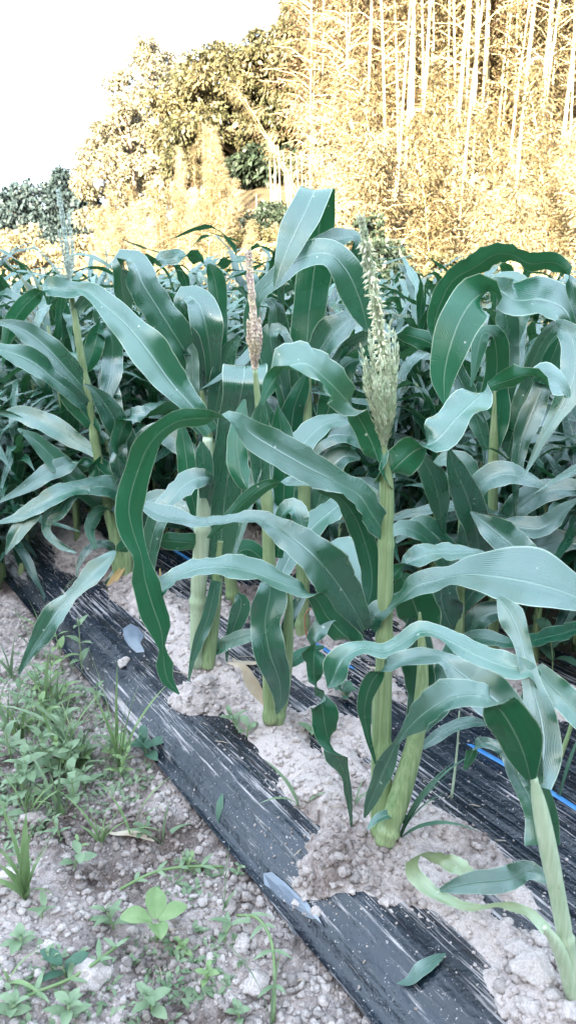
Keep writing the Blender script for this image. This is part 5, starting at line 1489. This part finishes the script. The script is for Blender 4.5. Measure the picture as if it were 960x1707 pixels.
# mossy fuzz of tiny seedlings
def fuzz():
    rng = np.random.default_rng(5)
    V, F = [], []
    spots = [(60, 1250, .25, 260), (100, 1320, .2, 200), (30, 1150, .25, 160), (160, 1110, .15, 60), (60, 1670, .12, 110), (250, 1640, .10, 70), (330, 1610, .08, 60), (120, 1200, .2, 120), (320, 1470, .06, 40), (200, 1310, .08, 60), (20, 1400, .12, 60)]
    for (px, py, rr, n) in spots:
        c = seat(px, py)
        for _ in range(n):
            a, q = rng.random() * 6.28, rr * rng.random() ** .6
            x, y = c.x + q * math.cos(a), c.y + q * math.sin(a)
            if x * RN.x + y * RN.y > S_EDGE - .01: continue
            z = top_z(x, y)
            for k in range(rng.integers(2, 5)):
                b = rng.random() * 6.28; L = .008 + .022 * rng.random(); w = L * .2
                up = .4 + .9 * rng.random()
                d = Vector((math.cos(b), math.sin(b), up)).normalized(); s = Vector((-math.sin(b), math.cos(b), 0))
                p = Vector((x, y, z - .002)); m = p + d * L * .55; t = p + d * L - Vector((0, 0, L * .2))
                o = len(V)
                V += [tuple(p), tuple(m + s * w), tuple(t), tuple(m - s * w)]
                F += [(o, o + 1, o + 2), (o, o + 2, o + 3)]
    o = link('ground_cover', mesh_np('ground_cover', V, F, M['weed'], True))
    tag(o, 'fuzz of tiny seedlings and moss over the soil between the weeds', 'ground cover', kind='stuff')
fuzz()
# ---------------------------------------------------------------- sunlit wood behind the field
def leaf_cards(P, D, L, W, seed, droop=.25):
    """many small leaves: base points P, directions D, lengths L, widths W -> V, F (each leaf two triangles bent at the rib)"""
    rng = np.random.default_rng(seed)
    n = len(P)
    D = D / np.linalg.norm(D, axis=1, keepdims=True)
    r = rng.normal(size=(n, 3))
    S = np.cross(D, r); S /= np.linalg.norm(S, axis=1, keepdims=True) + 1e-9
    m = P + D * (L * .45)[:, None]
    t = P + D * L[:, None]; t[:, 2] -= L * droop
    V = np.stack([P, m + S * (W * .5)[:, None], t, m - S * (W * .5)[:, None]], 1).reshape(-1, 3)
    i = np.arange(n)[:, None] * 4
    F = i + np.array([[0, 1, 2, 3]])
    return V, F

def bamboo_kind(seed, h, r, f0, nb, blen, mat, lean, lpb=24, llen=.11, side=1.0):
    rng = random.Random(seed)
    def c(f):
        return Vector((lean * h * (.25 * f + .75 * f ** 2.6), lean * .3 * h * f ** 2, h * f * (1 - .10 * abs(lean) * f * 4)))
    mb = MB(); pts, rr = [], []
    nn = int(h / .34)
    for i in range(nn):
        f = i / nn
        R = r * (1 - .78 * f)
        pts += [c(f), c(min(1, f + .012 / h * 3))]; rr += [R * 1.12, R * .97]
    pts.append(c(1)); rr.append(r * .12)
    mb.tube(pts, rr, 7)
    culm = mb.mesh('culm', M['culm'])
    bm = MB(); P, D, Ls, Ws = [], [], [], []
    for k in range(nb):
        f = f0 + (1 - f0) * (k + rng.random()) / nb
        b = c(f); a = rng.uniform(0, 6.283)
        L = blen * rng.uniform(.35, 1.2) * (1.15 - .6 * f)
        up = rng.uniform(.35, 1.0)
        d = Vector((math.cos(a), math.sin(a), up)).normalized()
        pts = [b, b + d * L * .5, b + d * L + Vector((0, 0, -.22 * L))]
        bm.tube(pts, [.008, .006, .003], 4, False)
        for j in range(lpb):
            s = .2 + .8 * (j + rng.random()) / lpb
            p = b + d * (L * s) - Vector((0, 0, .22 * L * s * s)) + Vector([rng.uniform(-.26, .13) for _ in range(3)])
            q = Vector((math.cos(a + rng.uniform(-1.3, 1.3)), math.sin(a + rng.uniform(-1.3, 1.3)), rng.uniform(-1.1, .25)))
            P.append(tuple(p)); D.append(tuple(q)); Ls.append(llen * rng.uniform(.6, 1.3)); Ws.append(llen * .2 * rng.uniform(.8, 1.3))
    V, F = leaf_cards(np.array(P), np.array(D), np.array(Ls), np.array(Ws), seed)
    fol = mesh_np('foliage', V, F, M[mat], False)
    br = bm.mesh('branches', M['culm'])
    return [('culm', culm), ('branches', br), ('foliage', fol)]

BK = {
    'bare': [bamboo_kind(201, 10.5, .027, .52, 40, 1.1, 'bamboo_leaf', .03), bamboo_kind(202, 11, .036, .50, 40, 1.2, 'bamboo_leaf', -.06),
             bamboo_kind(203, 9.5, .020, .42, 46, 1.1, 'bamboo_brown', .08), bamboo_kind(204, 10, .024, .30, 50, 1.0, 'bamboo_leaf', -.10)],
    'leafy': [bamboo_kind(211, 9, .018, .12, 110, 1.0, 'bamboo_leaf', .05, 34), bamboo_kind(212, 8.5, .016, .10, 110, 1.1, 'bamboo_brown', -.08, 34),
              bamboo_kind(213, 8, .016, .08, 120, .95, 'bamboo_pale', .10, 34), bamboo_kind(214, 9.5, .018, .15, 110, 1.1, 'bamboo_brown', .0, 34)],
    'plume': [bamboo_kind(221, 3.8, .018, .06, 90, .75, 'bamboo_pale', .22, 26, .12), bamboo_kind(222, 3.2, .016, .06, 90, .7, 'bamboo_pale', -.25, 26, .12),
              bamboo_kind(223, 4.4, .020, .06, 100, .8, 'bamboo_leaf', .15, 26, .13)],
}

WOOD_ZONES = [(230, 'above the grey green tassel'), (290, 'above the broad drooping leaf'), (350, 'above the thin dark tassel'), (430, 'above the pinkish tassel'), (500, 'beside the dark gap'),
              (570, 'behind the folded top leaf'), (600, 'left of the open tassel'), (640, 'above the open tassel'), (680, 'just right of the open tassel'), (720, 'left of the big arched leaf'), (760, 'above the left foot of the big arched leaf'),
              (800, 'above the rise of the big arched leaf'), (840, 'above the crest of the big arched leaf'), (880, 'above the right shoulder of the big arched leaf'), (920, 'near the right edge'), (9999, 'at the right edge')]

def wood(px, Y, lo, hi, what):
    return ('nearer ' if Y < (lo + hi) / 2 else 'deeper ') + what + ' ' + next(w for k, w in WOOD_ZONES if px < k)

def bamboo(kind, v, P, rz, sc, label, group, nm='bamboo'):
    root = thing(nm, label, 'bamboo', P, group, rz)
    root.scale = (sc,) * 3
    for n_, me in BK[kind][v]: 
        c = link(n_, me, root)
        if n_ != 'culm': c['kind'] = 'stuff'
    return root

def stand(px, Y):
    """foot on the slope below photo column px at distance Y"""
    x = (px - 480) / FPX * Y / (CP + .3 * SP)
    return Vector((x, Y, float(terrain_z(np.array([x]), np.array([Y]))[0]) - .05))

def build_bamboo():
    rng = random.Random(5)
    G1, G2, G3 = 'tall bare bamboo culms at the front of the grove', 'leafy bamboos in the grove behind', 'young bamboo plumes along the foot of the grove'
    # the bright bare culms one can count: column at mid height, distance, kind
    for i, (px, Y) in enumerate([(655, 15.4), (668, 15.0), (680, 15.6), (692, 15.1), (718, 15.8), (745, 14.8), (752, 15.2), (758, 14.6), (765, 15.7), (779, 15.1), (797, 16.4), (830, 15.6), (846, 15.0), (851, 15.3), (872, 14.7),
                                 (877, 15.2), (884, 14.9), (935, 15.3), (948, 14.8), (604, 16.4), (640, 15.4), (705, 16.6), (735, 16.4), (812, 16.6), (860, 16.8), (900, 16.4), (915, 15.4), (960, 16.0), (980, 15.0), (700, 15.5), (788, 15.9), (892, 16.0), (660, 16.4)]):
        P = stand(px, Y)
        bamboo('bare', rng.randrange(4), P, rng.uniform(-.5, .5) + (math.pi if px > 700 and rng.random() < .4 else 0), rng.uniform(.92, 1.12),
               wood(px, Y, 14.6, 16.8, 'pale bare bamboo culm'), G1)
    # two leaning ones
    for px, Y, rz in ((548, 15.2, math.pi), (556, 15.0, math.pi * .95)):
        r = bamboo('bare', 3, stand(px, Y), rz, .36, 'upper bamboo culm leaning left out of the grove' if px < 550 else 'lower bamboo culm leaning left out of the grove', 'leaning bamboo culms')
        r.rotation_euler = (0, rad(-24), 0)
    for i in range(64):
        px = rng.uniform(510, 1010); Y = rng.uniform(16.5, 22)
        bamboo('leafy', rng.choice([0, 1, 3, 1, 3]), stand(px, Y), rng.uniform(0, 6.28), rng.uniform(.95, 1.3),
               wood(px, Y, 16.5, 22, 'golden leafy bamboo'), G2)
    for i in range(10):
        px = rng.uniform(300, 380); Y = rng.uniform(19, 23)
        bamboo('leafy', 2 if rng.random() < .8 else 0, stand(px, Y), rng.uniform(0, 6.28), rng.uniform(.22, .30),
               wood(px, Y, 19, 23, 'pale leafy bamboo left of the dark gap'), 'pale bamboos left of the gap')
    for i in range(60):
        px = rng.uniform(560, 1000); Y = rng.uniform(12.6, 15.2)
        bamboo('plume', rng.randrange(3), stand(px, Y), rng.uniform(0, 6.28), rng.uniform(.30, .85),
               wood(px, Y, 12.6, 15.2, 'young bamboo plume'), G3)
    for i in range(40):
        px = rng.uniform(170, 392); Y = rng.uniform(15.5, 19)
        bamboo('plume', rng.randrange(3), stand(px, Y), rng.uniform(0, 6.28), rng.uniform(.28, .36) + .16 * (px - 170) / 240 * rng.random(),
               wood(px, Y, 15.5, 19, 'pale drooping young bamboo'), G3)
build_bamboo()

def tree(px, Y, top_px, wpx, label, mat, group, seed=0, n=5200, leaf=.22, clumps=34, base=.3, trunk_r=.16, shape='broad', nm='tree', cat='tree', gap=.0, droop=.25):
    """trunk with limbs and a crown of leaf clumps"""
    rng = random.Random(seed); nr = np.random.default_rng(seed)
    P = stand(px, Y)
    top = at(px, top_px, Y).z
    R0 = wpx * pxm(Y, top_px) * .5
    H = top - P.z - R0 * .30
    R = wpx * pxm(Y, top_px) * .5
    root = thing(nm, label, cat, P, group)
    tb = MB()
    lean = rng.uniform(-.06, .06)
    tp = [Vector((lean * H * f * f, 0, H * f)) for f in (0, .2, .45, .7, .9)]
    tb.tube(tp, [trunk_r * q for q in (1.25, .95, .7, .4, .12)], 8)
    cl = []
    for k in range(clumps):
        f = base + (1 - base) * (k + .5) / clumps
        if shape == 'cone': rr = R * (1.05 - f) / (1.05 - base) * (.55 + .45 * rng.random())
        else: rr = R * math.sqrt(max(.05, 1 - ((f - (base + 1) / 2) / ((1 - base) / 2 * 1.04)) ** 2)) * (.35 + .75 * rng.random() ** .5)
        a = k * 2.4 + rng.uniform(-.5, .5)
        c = Vector((math.cos(a) * rr + lean * H * f * f, math.sin(a) * rr, H * f + rng.uniform(-.03, .03) * H))
        cl.append((c, R * rng.uniform(.20, .38)))
        s = Vector((lean * H * f * f, 0, H * max(.1, f - .14)))
        if shape != 'bush': tb.tube([s, (s + c) / 2 + Vector((0, 0, -.04 * H)), c], [trunk_r * .3, trunk_r * .2, .015], 5, False)
    link('trunk', tb.mesh('trunk', M['bark']), root)
    per = n // clumps
    PP, DD = [], []
    for c, q in cl:
        v = nr.normal(size=(per, 3)); v /= np.linalg.norm(v, axis=1, keepdims=True)
        rad_ = q * nr.random((per, 1)) ** .45
        p = v * rad_ * np.array([1.15, 1.15, .72]) + np.array(c)
        PP.append(p); DD.append(v + nr.normal(size=(per, 3)) * .6 + np.array([0, 0, -.15]))
    PP = np.concatenate(PP); DD = np.concatenate(DD)
    L = leaf * (.6 + .7 * nr.random(len(PP)))
    V, F = leaf_cards(PP, DD, L, L * .5, seed, droop)
    o = link('crown', mesh_np('crown', V, F, M[mat], False), root)
    o['kind'] = 'stuff'
    return root

TG = 'trees on the wooded slope'
tree(272, 44, 58, 140, 'tall airy grey green tree against the white sky', 'tree_grey', TG, 301, 22000, .19, 46, .25)
tree(192, 44, 200, 120, 'rounded grey green tree below the tall airy one, at the left', 'tree_grey', TG, 302, 17000, .19, 34, .2)
tree(235, 40, 150, 100, 'narrow grey green tree between the airy tree and the bamboo', 'tree_grey', TG, 303, 11000, .18, 26, .25)
tree(120, 56, 275, 90, 'dark conifer with the pointed top at the far left', 'conifer', 'dark conifers far left', 304, 6000, .34, 36, .05, .18, 'cone')
tree(72, 58, 292, 110, 'broad dark conifer left of the pointed one', 'conifer', 'dark conifers far left', 305, 7000, .34, 40, .02, .18, 'broad')
tree(20, 60, 318, 90, 'lowest dark conifer at the left edge', 'conifer', 'dark conifers far left', 306, 6000, .34, 34, .02, .18, 'broad')
tree(150, 52, 300, 80, 'dark conifer half hidden behind the pale bamboo', 'conifer', 'dark conifers far left', 307, 5000, .34, 30, .02, .18, 'cone')
tree(330, 26, 110, 130, 'yellow green leafy tree left of centre on the slope', 'tree_green', TG, 308, 14000, .14, 40, .25)
tree(400, 25, 60, 150, 'tall mixed green tree over the dark gap', 'tree_green', TG, 309, 16000, .14, 44, .30)
tree(455, 24, 40, 130, 'olive crowned tree over the dark gap in the wood', 'tree_green', TG, 310, 14000, .13, 40, .38)
tree(520, 26, -30, 150, 'high green tree at the top centre of the wood', 'tree_green', TG, 311, 16000, .14, 44, .45)
tree(300, 28, 190, 100, 'small tan tree between the grey tree and the green tree', 'tree_grey', TG, 312, 6000, .18, 30, .2)
tree(452, 24.5, 235, 110, 'tree darkened for grove shade deep inside the gap in the wood', 'bush_dark', TG, 313, 7000, .22, 36, .1)  # dark leaf colour stands in for the shade inside the grove
tree(488, 26, 190, 110, 'tree darkened for grove shade further back in the gap', 'bush_dark', TG, 314, 7000, .22, 36, .1)
tree(880, 24, -60, 200, 'brownish tree crown above the right end of the grove', 'bamboo_brown', TG, 315, 8000, .2, 40, .4)
tree(940, 23, -40, 120, 'dark green crown at the top right corner', 'tree_green', TG, 316, 6000, .2, 30, .4)
tree(580, 24, -40, 130, 'golden tree crown above the left end of the grove', 'bamboo_brown', TG, 317, 7000, .2, 36, .35)
tree(760, 25, -120, 200, 'golden tree crown high behind the bare culms', 'bamboo_brown', TG, 318, 8000, .2, 40, .3)
tree(680, 25, -80, 160, 'golden brown crown behind the left bare culms', 'bamboo_brown', TG, 319, 8000, .2, 40, .3)

BG = 'bushes along the foot of the slope'
def bush(px, Y, top_px, wpx, label, mat, seed, n=2600, leaf=.11):
    return tree(px, Y, top_px, wpx, label, mat, BG, seed, n, leaf, 22, .05, .03, 'bush', 'bush', 'bush')
bush(40, 30, 372, 110, 'pale beige bush under the dark conifers at the left', 'bush_pale', 401, 4200, .16)
bush(-10, 28, 392, 90, 'pale beige bush at the very left edge', 'bush_pale', 402, 3600, .16)
bush(90, 28, 400, 80, 'pale bush right behind the grey green tassel', 'bush_pale', 403, 3000, .15)
bush(150, 26, 385, 80, 'yellow bush right of the grey green tassel', 'bush_pale', 404, 3000, .15)
bush(648, 11.3, 385, 110, 'dark evergreen bush beside the open tassel', 'bush_dark', 405, 3400, .085)
bush(615, 11.5, 345, 70, 'dark bush behind the top of the open tassel', 'bush_dark', 406, 2400, .085)
bush(735, 11.5, 412, 70, 'light green rounded bush under the bamboo, left of the big arched leaf', 'tree_green', 407, 2600, .085)
bush(790, 11.4, 415, 90, 'dark leaved bush seen under the big arched leaf', 'bush_dark', 408, 2400, .085)
bush(700, 12.0, 470, 90, 'golden low bush left of the big arched leaf', 'bush_pale', 409, 2600, .085)
bush(850, 12.4, 430, 100, 'golden low bush behind the big arched leaf', 'bush_pale', 410, 2600, .085)
bush(930, 12.6, 420, 100, 'yellow low bush at the right edge behind the corn', 'bush_pale', 411, 2600, .085)
bush(560, 12.6, 430, 70, 'small golden bush behind the folded top leaf', 'bush_pale', 412, 2400, .085)
bush(290, 14, 450, 60, 'small dark bush in front of the pale bamboo', 'bush_dark', 413, 1800, .085)
bush(225, 15, 440, 80, 'yellowish low bush above the corn on the left', 'bush_pale', 414, 2400, .09)
bush(350, 15, 432, 90, 'yellowish low bush above the corn left of the pinkish tassel', 'bush_pale', 415, 2400, .09)

bush(455, 17.5, 330, 90, 'bush darkened for grove shade in the gap, left of the folded top leaf', 'bush_dark', 421, 3600, .10)  # bushes added in dark leaf colour to give the hollow its shade
bush(495, 17.0, 340, 80, 'bush darkened for grove shade in the gap, touching the folded top leaf', 'bush_dark', 422, 3600, .10)
bush(425, 16.5, 375, 70, 'low olive bush above the pinkish tassel', 'tree_green', 423, 3000, .09)
bush(470, 15.0, 395, 90, 'tan low bush between the pinkish tassel and the folded top leaf', 'bush_pale', 424, 3000, .09)
bush(520, 14.6, 390, 80, 'tan low bush behind the folded top leaf', 'bush_pale', 425, 3000, .09)

def gap_stems():
    rng = random.Random(61)
    for i in range(16):
        px = rng.uniform(425, 515); Y = rng.uniform(17.8, 20.5)
        P = stand(px, Y); h = rng.uniform(0.8, 1.9); l = rng.uniform(-.25, .25)
        mb = MB(); mb.tube([(0, 0, 0), (l * .4, 0, h * .5), (l * h * .5, 0, h)], [.013, .011, .006], 5)
        tag(link('bare_stem', mb.mesh('bare_stem', M['culm']), loc=P), wood(px, Y, 17.8, 20.5, 'thin bare stem in the dark gap'), 'stem', 'thin bare stems in the dark gap')
    for i in range(12):
        px = rng.uniform(400, 540); Y = rng.uniform(13, 15.5)
        bamboo('plume', rng.randrange(3), stand(px, Y), rng.uniform(0, 6.28), rng.uniform(.16, .28), wood(px, Y, 13, 15.5, 'short bamboo tuft below the gap'), 'short bamboo tufts below the gap')
gap_stems()

def undergrowth():
    rng = np.random.default_rng(9)
    n = 42000
    x = -16 + 34 * rng.random(n); y = 9.2 + 13 * rng.random(n) ** 1.3
    cc = 480 + FPX * x / (y * (CP + .25 * SP) / 1.0) * 1.0
    ok = ~((cc > 415) & (cc < 515) & (y > 12.5))
    x, y = x[ok], y[ok]; n = len(x)
    z = terrain_z(x, y)
    P = np.stack([x, y, z - .02], 1)
    D = np.stack([rng.normal(size=n) * .6, rng.normal(size=n) * .6, .3 + rng.random(n)], 1)
    L = .12 + .38 * rng.random(n) ** 1.6
    V, F = leaf_cards(P, D, L, L * .13, 3, .2)
    tag(link('undergrowth', mesh_np('undergrowth', V, F, M['bamboo_pale'], False)), 'tangle of sunlit grass and bamboo grass at the foot of the slope', 'undergrowth', kind='stuff')
undergrowth()
